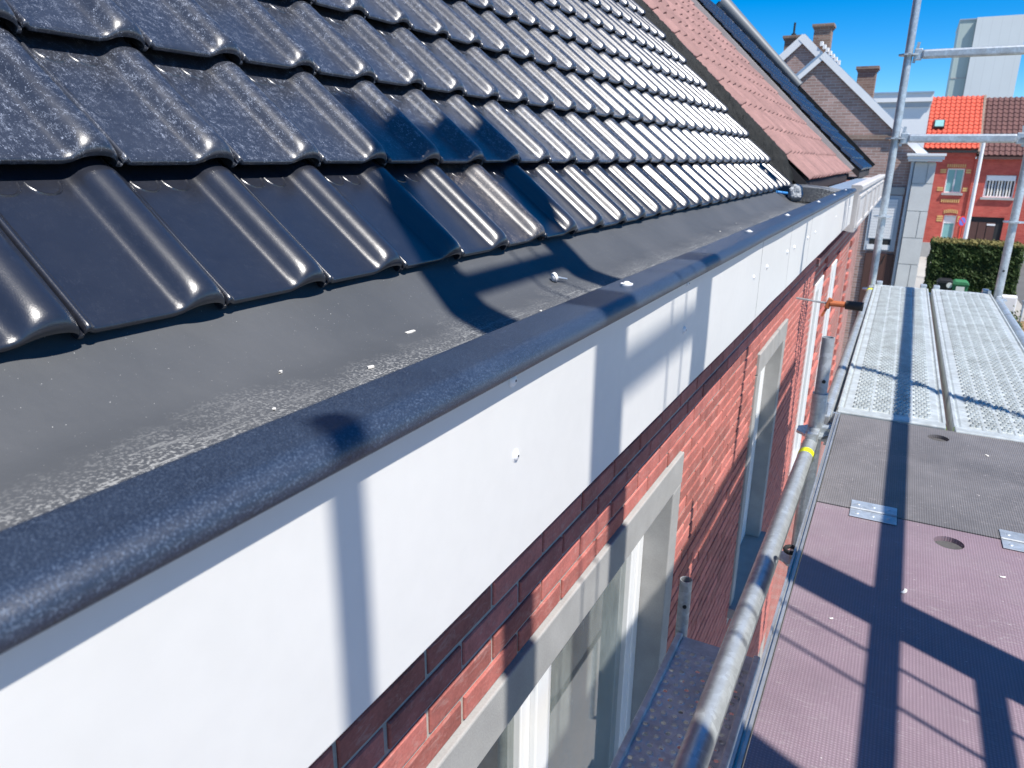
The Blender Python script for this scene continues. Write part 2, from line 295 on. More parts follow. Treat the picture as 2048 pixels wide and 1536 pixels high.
# ------------------------------------------------------------------ mesh helpers
class MB:
    def __init__(s): s.v = []; s.f = []
    def add(s, vs, fs):
        o = len(s.v); s.v += [tuple(v) for v in vs]; s.f += [tuple(i + o for i in f) for f in fs]; return s
    def box(s, x0, x1, y0, y1, z0, z1):
        v = [(x, y, z) for x in (x0, x1) for y in (y0, y1) for z in (z0, z1)]
        return s.add(v, [(0, 1, 3, 2), (4, 6, 7, 5), (0, 4, 5, 1), (2, 3, 7, 6), (0, 2, 6, 4), (1, 5, 7, 3)])
    def obox(s, c, ax, ay, az, hx, hy, hz):
        c, ax, ay, az = Vector(c), Vector(ax), Vector(ay), Vector(az)
        v = [c + ax * (i * hx) + ay * (j * hy) + az * (k * hz) for i in (-1, 1) for j in (-1, 1) for k in (-1, 1)]
        return s.add(v, [(0, 1, 3, 2), (4, 6, 7, 5), (0, 4, 5, 1), (2, 3, 7, 6), (0, 2, 6, 4), (1, 5, 7, 3)])
    def bar(s, p0, p1, w, h, upv=(0, 0, 1)):
        p0, p1 = Vector(p0), Vector(p1); d = (p1 - p0); L = d.length; d.normalize()
        u = Vector(upv); a = d.cross(u).normalized(); u = a.cross(d)
        return s.obox((p0 + p1) / 2, a, d, u, w / 2, L / 2, h / 2)
    def tube(s, p0, p1, r, n=16, r1=None, cap=True, hollow=0):
        p0, p1 = Vector(p0), Vector(p1); d = (p1 - p0).normalized(); r1 = r if r1 is None else r1
        a = d.orthogonal().normalized(); b = d.cross(a); o = len(s.v)
        for p, rr in ((p0, r), (p1, r1)):
            for i in range(n):
                t = 2 * math.pi * i / n; s.v.append(tuple(p + a * (rr * math.cos(t)) + b * (rr * math.sin(t))))
        for i in range(n):
            j = (i + 1) % n; s.f.append((o + i, o + j, o + n + j, o + n + i))
        if cap and not hollow:
            s.f.append(tuple(o + i for i in range(n))[::-1]); s.f.append(tuple(o + n + i for i in range(n)))
        if hollow:   # open end with an inner wall
            for p, rr, base in ((p0, r, o), (p1, r1, o + n)):
                q = len(s.v); sg = 1 if base == o else -1
                for dd in (0, hollow * sg):
                    for i in range(n):
                        t = 2 * math.pi * i / n; s.v.append(tuple(p + d * dd + a * (rr * .86 * math.cos(t)) + b * (rr * .86 * math.sin(t))))
                for i in range(n):
                    j = (i + 1) % n
                    s.f.append((base + i, base + j, q + j, q + i)); s.f.append((q + i, q + j, q + n + j, q + n + i))
                s.f.append(tuple(q + n + i for i in range(n)))
        return s
    def path(s, pts, r, n=8):
        for a, b in zip(pts, pts[1:]): s.tube(a, b, r, n)
        return s
    def disc(s, c, r, t, lobes=8, depth=.12, n=32):
        c = Vector(c); o = len(s.v)
        for z in (-t / 2, t / 2):
            for i in range(n):
                a = 2 * math.pi * i / n; rr = r * (1 - depth * (.5 + .5 * math.cos(lobes * a)))
                s.v.append((c.x + rr * math.cos(a), c.y + rr * math.sin(a), c.z + z))
        for i in range(n):
            j = (i + 1) % n; s.f.append((o + i, o + j, o + n + j, o + n + i))
        s.f.append(tuple(o + i for i in range(n))[::-1]); s.f.append(tuple(o + n + i for i in range(n)))
        return s
    def dome(s, c, nrm, r, h, n=12, rings=3):
        c = Vector(c); nrm = Vector(nrm).normalized(); a = nrm.orthogonal().normalized(); b = nrm.cross(a); o = len(s.v)
        for k in range(rings):
            t = k / rings * math.pi / 2
            for i in range(n):
                w = 2 * math.pi * i / n; s.v.append(tuple(c + nrm * (h * math.sin(t)) + (a * math.cos(w) + b * math.sin(w)) * (r * math.cos(t))))
        s.v.append(tuple(c + nrm * h)); top = len(s.v) - 1
        for k in range(rings - 1):
            for i in range(n):
                j = (i + 1) % n; s.f.append((o + k * n + i, o + k * n + j, o + k * n + n + j, o + k * n + n + i))
        for i in range(n): s.f.append((o + (rings - 1) * n + i, o + (rings - 1) * n + (i + 1) % n, top))
        return s
    def extr(s, prof, y0, y1, ny=1, fn=None, closed=False):
        """extrude an x-z profile along y"""
        o = len(s.v); n = len(prof)
        for k in range(ny + 1):
            y = y0 + (y1 - y0) * k / ny
            for (x, z) in prof:
                p = (x, y, z)
                if fn: p = fn(*p)
                s.v.append(p)
        m = n if closed else n - 1
        for k in range(ny):
            for i in range(m):
                j = (i + 1) % n
                s.f.append((o + k * n + i, o + k * n + j, o + k * n + n + j, o + k * n + n + i))
        if closed:
            s.f.append(tuple(o + i for i in range(n))); s.f.append(tuple(o + ny * n + i for i in range(n))[::-1])
        return s
    def mesh(s, name, mat, smooth=False, angle=35):
        me = bpy.data.meshes.new(name); me.from_pydata(s.v, [], s.f); me.update()
        bm = bmesh.new(); bm.from_mesh(me); bmesh.ops.recalc_face_normals(bm, faces=bm.faces); bm.to_mesh(me); bm.free()
        if mat: me.materials.append(M[mat] if isinstance(mat, str) else mat)
        if smooth:
            for p in me.polygons: p.use_smooth = True
            me.set_sharp_from_angle(angle=math.radians(angle))
        return me
def wl(o):
    l = Vector((0, 0, 0))
    while o is not None: l += o.location; o = o.parent
    return l
def link(name, data, parent=None, loc=None):
    o = bpy.data.objects.new(name, data); COL.objects.link(o)
    if parent is not None: o.parent = parent
    base = wl(parent) if parent is not None else Vector((0, 0, 0))
    o.location = Vector(loc if loc is not None else (0, 0, 0)) - base
    return o
def obj(name, mb, mat, parent=None, smooth=False, angle=35, bev=0):
    o = link(name, mb.mesh(name, mat, smooth, angle), parent)
    if bev:
        bmod = o.modifiers.new('bevel', 'BEVEL'); bmod.width = bev; bmod.segments = 2; bmod.limit_method = 'ANGLE'
    return o
def tag(o, label=None, cat=None, group=None, kind=None):
    if label: o['label'] = label
    if cat: o['category'] = cat
    if group: o['group'] = group
    if kind: o['kind'] = kind
    return o
def thing(name, label, cat, loc, group=None):
    return tag(link(name, None, None, loc), label, cat, group)
B = MB
# ================================================================== GROUND
tag(obj('ground', B().box(-300, 300, -60, 600, GZ - .3, GZ), 'paving'), kind='structure')
tag(obj('road', B().box(4.75, 11.5, -40, 400, GZ, GZ + .006), 'asphalt'), kind='structure')
tag(obj('pavement', B().box(-.55, 3.2, -20, 24, GZ, GZ + .012), 'paving'), kind='structure')
tag(obj('lawn', B().box(.62, 3.2, 9, 32.9, GZ, GZ + .02), 'grass'), kind='structure')
tag(obj('garden_strip', B().box(3.35, 4.6, 18, 31, GZ, GZ + .01), 'soil'), kind='structure')

# ================================================================== OUR HOUSE
WX, FX = -.58, -.37               # brick face, fascia face
Y0, Y1 = -1.3, 6.62
house = thing('terraced_house', 'near red brick house with black glazed roof tiles and white fascia boards', 'house', (-2.5, 2.6, GZ))
# --- wall backing with window openings
wins = [(.55, 2.34, -2.55, -1.13), (4.10, 4.96, -2.6, -1.13)]
def wall_sheet(x, y0, y1, z0, z1, holes, th=.3):
    mb = B(); ys = sorted({y0, y1, *[h[0] for h in holes], *[h[1] for h in holes]}); zs = sorted({z0, z1, *[h[2] for h in holes], *[h[3] for h in holes]})
    for a, b in zip(ys, ys[1:]):
        for c, d in zip(zs, zs[1:]):
            if any(h[0] <= a and b <= h[1] and h[2] <= c and d <= h[3] for h in holes): continue
            mb.box(x - th, x, a, b, c, d)
    return mb
STONE = .012
jam = .10
wall = obj('wall', wall_sheet(WX - .0055, Y0, Y1, GZ, -.42, [(a - .05, b + .05, c - .05, d + .05) for a, b, c, d in wins]), 'mortar', house)
# side and rear walls of the house
obj('side_wall', B().box(-6.2, WX - .31, Y1 - .25, Y1 - .01, GZ, -.3).box(-6.2, WX - .31, Y0, Y0 + .25, GZ, -.3).box(-6.2, -5.9, Y0 + .25, Y1 - .26, GZ, -.3), 'brick_brown', house)
# --- bricks
bricks = []
course, pitch = .06, .2215
ztop = -1.012 + .06 * 9
blocked = []
for (a, b, c, d) in wins: blocked.append((a - jam, b + jam, c - .12, d + .12))
k = 0; z = ztop
while z > -4.4:
    z1, z0 = z, z - (course - .0105)
    off = (pitch / 2 if k % 2 else 0) + .052
    y = Y0 + ((off - Y0) % pitch) - pitch
    while y < Y1:
        a, b = max(y, Y0), min(y + pitch - .011, Y1)
        segs = [(a, b)]
        for (p, q, r, t) in blocked:
            if z0 < t - .004 and z1 > r + .004:
                ns = []
                for (u, w) in segs:
                    if w <= p or u >= q: ns.append((u, w)); continue
                    if u < p - .02: ns.append((u, p - .006))
                    if w > q + .02: ns.append((q + .006, w))
                segs = ns
        for (u, w) in segs:
            if w - u > .02 and z1 < -.47: bricks.append((u, w, z0, z1))
        y += pitch
    z -= course; k += 1
def brick_box(mb, u, w, z0, z1):
    r = random.Random(int((u * 7919 + z0 * 104729) * 1000)); dx = r.uniform(-.0015, .0015)
    x1 = WX + dx; c = .0025
    # front with a small worn chamfer
    v = [(WX - .02, u, z0), (WX - .02, w, z0), (WX - .02, w, z1), (WX - .02, u, z1),
         (x1 - c, u, z0), (x1 - c, w, z0), (x1 - c, w, z1), (x1 - c, u, z1),
         (x1, u + c, z0 + c), (x1, w - c, z0 + c), (x1, w - c, z1 - c), (x1, u + c, z1 - c)]
    f = [(0, 1, 5, 4), (1, 2, 6, 5), (2, 3, 7, 6), (3, 0, 4, 7), (4, 5, 9, 8), (5, 6, 10, 9), (6, 7, 11, 10), (7, 4, 8, 11), (8, 9, 10, 11)]
    mb.add(v, f)
def infront(p, m=1.05):
    v = Vector(p); zc = v.dot(FWD)
    return zc > .1 and abs(v.dot(RIGHT) / zc) < .707 * m and abs(v.dot(DOWN) / zc) < .53 * m
def key(bk):
    c = Vector((WX, (bk[0] + bk[1]) / 2, (bk[2] + bk[3]) / 2)); hid = 0 if (infront(c) and c.z > -2.2 - .0) else 50
    return c.length + hid
bricks.sort(key=key)
for bk_ in bricks[:296]:
    mb = B(); cy, cz = (bk_[0] + bk_[1]) / 2, (bk_[2] + bk_[3]) / 2
    brick_box(mb, *bk_); obj('brick', mb, 'brick', wall)
mb = B()
for bk_ in bricks[296:]: brick_box(mb, *bk_)
M['brick_mass'] = brick_mat('brick_mass', (.45, .142, .118), False)
tag(obj('brickwork', mb, 'brick_mass', wall), kind='stuff')
# --- stone lintels, jambs, sills
for (a, b, c, d) in wins:
    obj('lintel', B().box(WX - .13, WX + STONE, a - jam, b + jam, d, d + .122), 'stone', house, bev=.004)
    for (p, q) in ((a - jam, a), (b, b + jam)):
        obj('stone_jamb', B().box(WX - .13, WX + STONE - .002, p, q, c, d - .002), 'stone', house, bev=.004)
    obj('window_sill', B().box(WX - .13, WX + .06, a - jam - .02, b + jam + .02, c - .07, c - .001), 'stone', house, bev=.004)
def window(a, b, c, d, mulls, xf=-.665):
    w = obj('window_frame', B().box(xf - .06, xf, a + .001, a + .06, c, d).box(xf - .06, xf, b - .06, b - .001, c, d)
            .box(xf - .06, xf, a + .06, b - .06, d - .06, d - .001).box(xf - .06, xf, a + .06, b - .06, c, c + .07), 'white_frame', house, bev=.006)
    ed = [a + .06] + mulls + [b - .06]
    for m_ in mulls: obj('mullion', B().box(xf - .06, xf + .012, m_ - .038, m_ + .038, c + .07, d - .06), 'white_frame', w, bev=.005)
    for i, (p, q) in enumerate(zip(ed, ed[1:])):
        p2 = p + (.038 if i else 0); q2 = q - (.038 if i < len(ed) - 2 else 0)
        sf = .055
        obj('sash', B().box(xf - .05, xf - .006, p2 + .001, p2 + sf, c + .071, d - .061).box(xf - .05, xf - .006, q2 - sf, q2 - .001, c + .071, d - .061)
            .box(xf - .05, xf - .006, p2 + sf, q2 - sf, d - .061 - sf, d - .061).box(xf - .05, xf - .006, p2 + sf, q2 - sf, c + .071, c + .071 + sf), 'white_frame', w, bev=.004)
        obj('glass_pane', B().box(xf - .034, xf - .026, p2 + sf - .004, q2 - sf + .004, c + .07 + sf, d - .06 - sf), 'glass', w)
        # gathered net curtain some way behind the pane
        mb = B(); n = 60; o = 0; vs = []; fs = []
        for i2 in range(n + 1):
            yy = p2 + (q2 - p2) * i2 / n; xx = xf - .085 + .012 * math.sin(i2 * 1.3) + .006 * math.sin(i2 * .53)
            vs += [(xx, yy, c), (xx, yy, d)]
        for i2 in range(n): fs.append((2 * i2, 2 * i2 + 2, 2 * i2 + 3, 2 * i2 + 1))
        obj('net_curtain', mb.add(vs, fs), 'curtain', house, smooth=True)
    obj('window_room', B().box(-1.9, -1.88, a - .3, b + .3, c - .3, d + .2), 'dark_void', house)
window(*wins[0], [1.448]); window(*wins[1], [])
# --- soffit, fascia panels, coping
obj('soffit', B().box(WX + .001, FX - .02, Y0, Y1, -.486, -.474), 'soffit', house)
obj('fascia_backing', B().box(FX - .045, FX - .012, Y0, Y1 - .002, -.472, -.236), 'underlay', house)
joints = [Y0, 2.385, 3.05, 3.73, Y1]
def bulge(x, y, z):   # sheet metal is never quite flat
    return (x + .0028 * mnoise.noise(Vector((y * 1.7, z * 4, 3.1))) + .0006 * mnoise.noise(Vector((y * 6, z * 9, 1))), y, z)
scr = [(.718, -.343), (.709, -.246), (1.485, -.342), (1.48, -.243), (2.275, -.338), (2.515, -.336), (2.98, -.336), (3.18, -.338), (3.64, -.34), (3.93, -.338), (5.1, -.338), (6.3, -.338)]
for a, b in zip(joints, joints[1:]):
    prof = [(FX - .011, -.236), (FX, -.236)] + [(FX, -.236 - .25 * i / 8) for i in range(1, 8)] + [(FX, -.4875), (FX - .0015, -.4895), (FX - .02, -.4895), (FX - .02, -.4865)]
    p = obj('fascia_panel', B().extr(prof, a + .002, b - .002, max(6, int((b - a) * 16)), bulge), 'white_panel', house, smooth=True, angle=30)
    for (y, z) in scr:
        if a < y < b:
            s_ = B().tube((FX - .002, y, z), (FX + .0012, y, z), .0085, 20).dome((FX + .0012, y, z), (1, 0, 0), .0068, .0035, 16, 4)
            s_ = obj('screw', s_, 'screw_white', p, smooth=True)
            obj('screw_socket', B().tube((FX + .0042, y, z), (FX + .0049, y, z), .0016, 6), 'dark_void', s_)
cop_prof = [(-.448, -.305), (-.448, -.222), (-.446, -.216), (-.442, -.2132), (-.438, -.2126), (-.434, -.2122), (-.42, -.2110), (-.40, -.2094), (-.385, -.2083), (-.378, -.2078), (-.373, -.2076), (-.368, -.2082), (-.3635, -.2098), (-.359, -.2125), (-.3555, -.2160), (-.353, -.2205), (-.3525, -.226), (-.354, -.232), (-.358, -.2345), (-.366, -.235)]
cjoin = [Y0, 2.9, Y1 - .01]
for a, b in zip(cjoin, cjoin[1:]):
    obj('coping', B().extr(cop_prof, a + (.001 if a > 0 else 0), b - .001, 40, lambda x, y, z: (x + .0012 * mnoise.noise(Vector((y * 2, 0, 0))), y, z + .0012 * mnoise.noise(Vector((y * 2.3, 4, 0))))), 'coping', house, smooth=True, angle=50)
for y in (1.20, 2.32, 3.12, 4.26, 5.2, 6.17):
    s_ = B().tube((-.405, y, -.211), (-.405, y, -.2065), .011, 16).dome((-.405, y, -.2065), (0, 0, 1), .0065, .004, 12, 3)
    obj('coping_screw', s_, 'screw_white', house, smooth=True)
# --- gutter lining (rubber membrane)
gut = [(-.449, -.222), (-.451, -.29), (-.458, -.303), (-.475, -.310), (-.52, -.3125), (-.58, -.311), (-.63, -.3085), (-.67, -.3055), (-.71, -.3020), (-.735, -.2985), (-.752, -.2938), (-.766, -.2868), (-.80, -.2665), (-.835, -.2450), (-.866, -.2265), (-.878, -.211), (-.89, -.198), (-.94, -.150), (-1.0, -.095)]
def gutw(x, y, z):
    t = max(0, min(1, (-.46 - x) / .1)) * max(0, min(1, (x + .95) / .1))
    return (x, y, z + t * (.004 * mnoise.noise(Vector((x * 4, y * 2.2, 0))) + .0018 * mnoise.noise(Vector((x * 12, y * 7, 5)))))
obj('gutter_lining', B().extr(gut, Y0, Y1 - .005, 140, gutw), 'membrane', house, smooth=True, angle=60)
# --- roof
EX, EZ = -.872, -.226              # lower lip of the first course
ang = math.radians(45.6); du = Vector((-math.cos(ang), 0, math.sin(ang))); nu = Vector((math.sin(ang), 0, math.cos(ang))); G = .2755; CW = .2176
RW = 12
top = Vector((EX, 0, EZ)) + du * (G * RW + .05)
roof = obj('roof', B().extr([(EX - .03, EZ - .022), (top.x, top.z - .05), (2 * top.x - EX + .02, EZ - .025), (2 * top.x - EX + .02, EZ - .1), (top.x, top.z - .12), (EX - .12, EZ - .04)], Y0, Y1 - .02, closed=True), 'underlay', house)
prof = [(-.0035, -.004), (-.003, .003), (-.0005, .0062), (.002, .0066), (.0045, .0050), (.0085, .0008), (.013, 0), (.04, 0), (.07, 0), (.10, .0), (.122, .0), (.1275, .0006), (.1315, .0022), (.135, .0048), (.138, .0078), (.141, .0112), (.1451, .0178), (.1511, .0237), (.1586, .0281), (.1671, .0303), (.175, .0306), (.183, .0293), (.1905, .0262), (.197, .0212), (.202, .0150), (.2052, .0088), (.2070, .0015), (.2076, -.008), (.2090, -.0115), (.2240, -.0115)]
def tile_mesh(name, mat):
    mb = B(); n = len(prof)
    # (v, dz, nose factor on roll)
    sec = [(.060, -.013, .74), (.014, -.014, .70), (.004, -.013, .62), (.0, -.0095, .56), (.0002, -.0045, .57), (.002, -.0018, .62), (.005, -.0005, .70), (.010, 0, .81), (.016, 0, .90), (.024, 0, .965), (.036, 0, .995), (.05, 0, 1.), (.07, 0, 1.), (.14, 0, 1.), (.20, 0, 1.0), (.245, 0, .985), (.256, 0, 1.0), (.266, 0, .95), (.274, 0, .80), (.30, 0, .78), (.335, 0, .76)]
    vs = []; fs = []
    for (v, dz, nf) in sec:
        lift = .034 * (1 - v / G)
        for (u, h) in prof:
            hh = h * nf if (u > .12 and h > .004) or h < 0 else h
            if v < .02 and u > .21: u = .2146
            vs.append((u, v, hh + dz + lift))
    for i in range(len(sec) - 1):
        for j in range(n - 1): fs.append((i * n + j, i * n + j + 1, (i + 1) * n + j + 1, (i + 1) * n + j))
    mb.add(vs, fs)
    # the two half-moon embossings just below the head of the tile
    for uc in (.038, .094):
        r0 = .0235; o = len(mb.v); K = 15
        for i in range(K):
            t = math.pi * (1.0 + i / (K - 1))
            for (dr, hh) in ((-.0034, -.0004), (-.0012, .0017), (.0006, .0019), (.0024, -.0004)):
                v = .2635 + (r0 + dr) * math.sin(t) * 1.05; u = uc + (r0 + dr) * math.cos(t)
                mb.v.append((u, v, hh + .034 * (1 - v / G)))
        for i in range(K - 1):
            for j in range(3): mb.f.append((o + i * 4 + j, o + i * 4 + j + 1, o + i * 4 + 5 + j, o + i * 4 + 4 + j))
    me = mb.mesh(name, mat, True, 60)
    return me
T_clean, T_dusty, T_dirty = [tile_mesh('roof_tile', m_) for m_ in ('tile_clean', 'tile_dusty', 'tile_dirty')]
slots = []
ybase = .599 * .87 - CW            # a tile's left edge
for r in range(RW):
    for c in range(-7, 29):
        y = ybase + c * CW
        if y < Y0 or y + CW > Y1: continue
        p = Vector((EX, y, EZ)) + du * (r * G) + nu * -.008
        ctr = p + du * .14 + Vector((0, .1, 0))
        slots.append((ctr.length + (0 if infront(ctr, 1.12) else 30), r, c, p))
slots.sort(key=lambda t: t[0])
def tmat(p, r):
    rx = random.Random(int(p.y * 1000) + r * 77)
    Rm = Matrix((( 0, du.x, nu.x), (1, du.y, nu.y), (0, du.z, nu.z))).to_4x4()
    j = Matrix.Rotation(rx.uniform(-.006, .006), 4, 'Z') @ Matrix.Rotation(rx.uniform(-.006, .006), 4, 'X') @ Matrix.Rotation(rx.uniform(-.005, .005), 4, 'Y')
    return Matrix.Translation(p + Vector((0, rx.uniform(-.001, .001), 0)) + du * rx.uniform(-.002, .002)) @ Rm @ j
for d_, r, c, p in slots[:298]:
    me = T_clean if r == 0 else T_dusty
    if r == 0 and c == 6: me = T_dirty
    o = bpy.data.objects.new('roof_tile', me); COL.objects.link(o); o.parent = roof
    mw = tmat(p, r); o.location = mw.to_translation(); o.rotation_euler = mw.to_euler()
    o.location -= wl(roof)
mb = B()
for d_, r, c, p in slots[298:]:
    mw = tmat(p, r)
    mb.add([mw @ v.co for v in T_dusty.vertices], [tuple(q.vertices) for q in T_dusty.polygons])
tag(obj('tile_courses', mb, 'tile_dusty', roof, smooth=True, angle=60), kind='stuff')
# crumpled dark flashing dressed from the last tiles up against the neighbour's verge
PEX, PEZ, PSL = -.745, -.165, math.tan(math.radians(43.5))
vs = []; fs = []; n1, n2 = 170, 12
for i in range(n1 + 1):
    s_ = -.02 + i / n1 * (G * RW); q0 = Vector((EX, 6.56, EZ)) + du * s_ + nu * .012
    q1 = Vector((q0.x, 6.665, max(q0.z + .0, PEZ + (PEX - q0.x) * PSL + .035)))
    if i < 6: q1.z = q0.z + (q1.z - q0.z) * (.4 + i / 10)
    for j in range(n2 + 1):
        t = j / n2; tz = t * t * (3 - 2 * t)
        p = Vector((q0.x, q0.y + (q1.y - q0.y) * t, q0.z + (q1.z - q0.z) * tz))
        h = (.022 * mnoise.noise(Vector((s_ * 22, t * 6, 0))) + .016 * mnoise.noise(Vector((s_ * 60, t * 12, 3)))) * min(1, 4 * t * (1 - t) + .35)
        vs.append(tuple(p + nu * h))
for i in range(n1):
    for j in range(n2): a = i * (n2 + 1) + j; fs.append((a, a + 1, a + n2 + 2, a + n2 + 1))
obj('verge_flashing', B().add(vs, fs), 'verge_sheet', house, smooth=True, angle=70)
rp = Vector((EX, 0, EZ)) + du * (G * RW + .02)
obj('ridge_cap', B().tube((rp.x, Y0, rp.z), (rp.x, Y1 - .03, rp.z), .09, 14), 'tile_clean', house, smooth=True)

# ================================================================== NEIGHBOURING ROW HOUSES
def small_tile(name, mat, cw, g, rnd=True):
    p = [(0, 0), (.1, .0), (.45, .0), (.54, .006), (.61, .020), (.68, .031), (.77, .037), (.86, .031), (.92, .019), (.97, .0), (1.0, -.002)]
    sec = [(.03, -.016, .4), (.0, -.014, .4), (.0, -.004, .42), (.02, 0, .62), (.06, 0, .85), (.12, 0, 1), (.6, 0, 1), (1.02, 0, 1)]
    vs = []; fs = []; n = len(p)
    for (v, dz, nf) in sec:
        for (u, h) in p: vs.append((u * cw, v * g, h * (nf if rnd else 1) + dz + .018 * (1 - v)))
    for i in range(len(sec) - 1):
        for j in range(n - 1): fs.append((i * n + j, i * n + j + 1, (i + 1) * n + j + 1, (i + 1) * n + j))
    return B().add(vs, fs).mesh(name, mat, True, 50)
def row_roof(par, me, ex, ez, slope, y0, y1, cw, g, rows, under='underlay', joined=None):
    a = math.radians(slope); d = Vector((-math.cos(a), 0, math.sin(a))); n_ = Vector((math.sin(a), 0, math.cos(a)))
    t = Vector((ex, 0, ez)) + d * (g * rows)
    rf = obj('roof', B().extr([(ex, ez - .01), (t.x, t.z - .01), (2 * t.x - ex, ez - .01), (2 * t.x - ex, ez - .09), (t.x, t.z - .12), (ex, ez - .09)], y0, y1, closed=True), under, par)
    Rm = Matrix(((0, d.x, n_.x), (1, d.y, n_.y), (0, d.z, n_.z))).to_4x4()
    cols = int((y1 - y0) / cw + 1e-6); cw2 = (y1 - y0) / cols
    mb = B()
    for r in range(rows):
        for c in range(cols):
            p = Vector((ex, y0 + c * cw2, ez)) + d * (r * g + random.uniform(-.003, .003)) + n_ * .012
            mw = Matrix.Translation(p) @ Rm @ Matrix.Rotation(random.uniform(-.01, .01), 4, 'Y')
            if joined: mb.add([mw @ v.co for v in me.vertices], [tuple(q.vertices) for q in me.polygons]); continue
            o = bpy.data.objects.new('roof_tile', me); COL.objects.link(o); o.parent = rf
            o.location = mw.to_translation() - wl(rf); o.rotation_euler = mw.to_euler()
    if joined: tag(obj('tile_courses', mb, joined, rf, smooth=True, angle=50), kind='stuff')
    return rf, d, n_, t
PY0, PY1 = 6.66, 11.2
pink = thing('row_house', 'neighbouring brick house with faded pinkish clay tile roof and white box gutter', 'house', (-2.8, 8.5, GZ))
row_roof(pink, small_tile('pink_tile', 'tile_pink', .25, .29, False), PEX, PEZ, 43.5, PY0 + .005, PY1, .25, .29, 12)
pw = [(6.98, 7.66, -2.9, -1.06), (8.62, 9.2, -2.9, -1.08)]
obj('wall', wall_sheet(-.60, PY0, PY1, GZ, -.30, pw), 'brick_redside', pink)
obj('rear_wall', B().box(-5.9, -5.6, PY0, PY1, GZ, -.3), 'brick_redside', pink)
for (a, b, c, d) in pw:
    f = obj('window_frame', B().box(-.66, -.585, a, a + .05, c, d).box(-.66, -.585, b - .30, b, c, d).box(-.66, -.585, a + .05, b - .3, d - .08, d).box(-.66, -.585, a + .05, b - .3, c, c + .08), 'white_frame', pink, bev=.006)
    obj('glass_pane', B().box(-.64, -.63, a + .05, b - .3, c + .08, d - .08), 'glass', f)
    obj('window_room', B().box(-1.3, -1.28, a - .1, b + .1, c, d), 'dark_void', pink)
    obj('window_sill', B().box(-.66, -.5, a - .06, b + .06, c - .08, c - .002), 'stone', pink)
    # toothed quoin bricks along the far jamb
    k = 0; zz = c
    while zz < d + .12:
        w_ = .62 if k % 2 else .34
        obj('quoin_brick', B().box(-.60, -.572, b + .02, b + .02 + w_, zz, zz + .075), 'brick', pink)
        zz += .15; k += 1
obj('string_course', B().box(-.60, -.565, PY0 + .01, PY1 - .01, -.86, -.80), 'brick_pinkside', pink)
# white timber box gutter with raised mouldings, runs on over the dark-roofed house
CYE = 12.9
def boxgutter(par, y0, y1):
    g_ = obj('box_gutter', B().extr([(-.62, -.50), (-.36, -.56), (-.335, -.56), (-.335, -.245), (-.315, -.225), (-.315, -.195), (-.33, -.185), (-.40, -.185), (-.40, -.23), (-.62, -.24)], y0, y1, closed=True), 'old_white', par)
    n = max(1, round((y1 - y0) / 1.2)); L = (y1 - y0) / n
    for i in range(n):
        a, b = y0 + i * L + .08, y0 + (i + 1) * L - .08
        fr = B().box(-.335, -.323, a, b, -.29, -.27).box(-.335, -.323, a, b, -.53, -.51).box(-.335, -.323, a, a + .03, -.51, -.29).box(-.335, -.323, b - .03, b, -.51, -.29)
        obj('panel_moulding', fr, 'old_white', g_)
boxgutter(pink, PY0 + .02, PY1 - .002)
obj('gutter_channel', B().box(-.62, -.41, PY0 + .02, PY1, -.23, -.222), 'zinc', pink)
obj('verge_mortar', B().bar((-.70, PY1 + .0, -.12), (-3.2, PY1 + .0, 2.25), .05, .09), 'concrete', pink)

dark = thing('row_house', 'house with small shiny dark glazed roof tiles beside the pink tiled roof', 'house', (-2.8, 11.6, GZ))
rf, d2, n2_, t2 = row_roof(dark, small_tile('glazed_tile', 'tile_glazed', .2, .2), -.60, -.13, 43.3, PY1 + .05, 14.0, .2, .2, 19)
obj('wall', B().box(-.9, -.60, PY1, 14.0, GZ, -.25), 'brick_pinkside', dark)
obj('rear_wall', B().box(-6.5, -6.2, PY1, 14., GZ, -.25).box(-6.2, -.9, 13.65, 13.94, GZ, -.2), 'brick_brown', dark)
boxgutter(dark, PY1 + .002, CYE)
k = 0; zz = -4.2
while zz < -1.0:   # headers of a dark toothed brick strip
    obj('quoin_brick', B().box(-.6, -.57, 11.5, 11.5 + (.5 if k % 2 else .28), zz, zz + .08), 'brick', dark); zz += .16; k += 1
e0 = Vector((-.60, 14.03, -.13)) + n2_ * .05
obj('verge_board', B().bar(e0, e0 + d2 * 3.9, .05, .12), 'verge_sheet', dark)
obj('verge_cap', B().tube(e0 + d2 * 1.85 + n2_ * .05, e0 + d2 * 3.85 + n2_ * .08, 0.07, 12, .12), 'cap_grey', dark, smooth=True)

# ================================================================== BROWN BRICK GABLE HOUSE
GY = 20.
gable = thing('gable_house', 'brown brick house with white edged double gables and grey block pier', 'house', (-2.2, 22.5, GZ))
pk = Vector((-2.22, GY, 2.42)); m_ = math.tan(math.radians(42.2))
def zr(x): return pk.z - abs(x - pk.x) * m_
xr, xlft = .30, -5.2
opn = [(-.60, -.07, -2.06, -.76)]
def gwall(y):
    vs = [(xlft, y, GZ), (xr, y, GZ), (xr, y, zr(xr) - .08), (pk.x, y, pk.z - .08), (xlft, y, zr(xlft) - .08)]
    return vs
g1 = B()
vs = gwall(GY) + [(a, b + .3, c) for a, b, c in gwall(GY)]
g1.add(vs, [(0, 1, 2, 3, 4), (5, 9, 8, 7, 6), (1, 6, 7, 2), (0, 4, 9, 5)])
gw = obj('gable_wall', g1, 'brick_brown', gable)
obj('side_wall', B().box(xr - .3, xr - .002, GY + .3, GY + 7, GZ, zr(xr) - .12).box(xlft, xlft + .3, GY + .3, GY + 7, GZ, zr(xlft) - .1), 'brick_redside', gable)
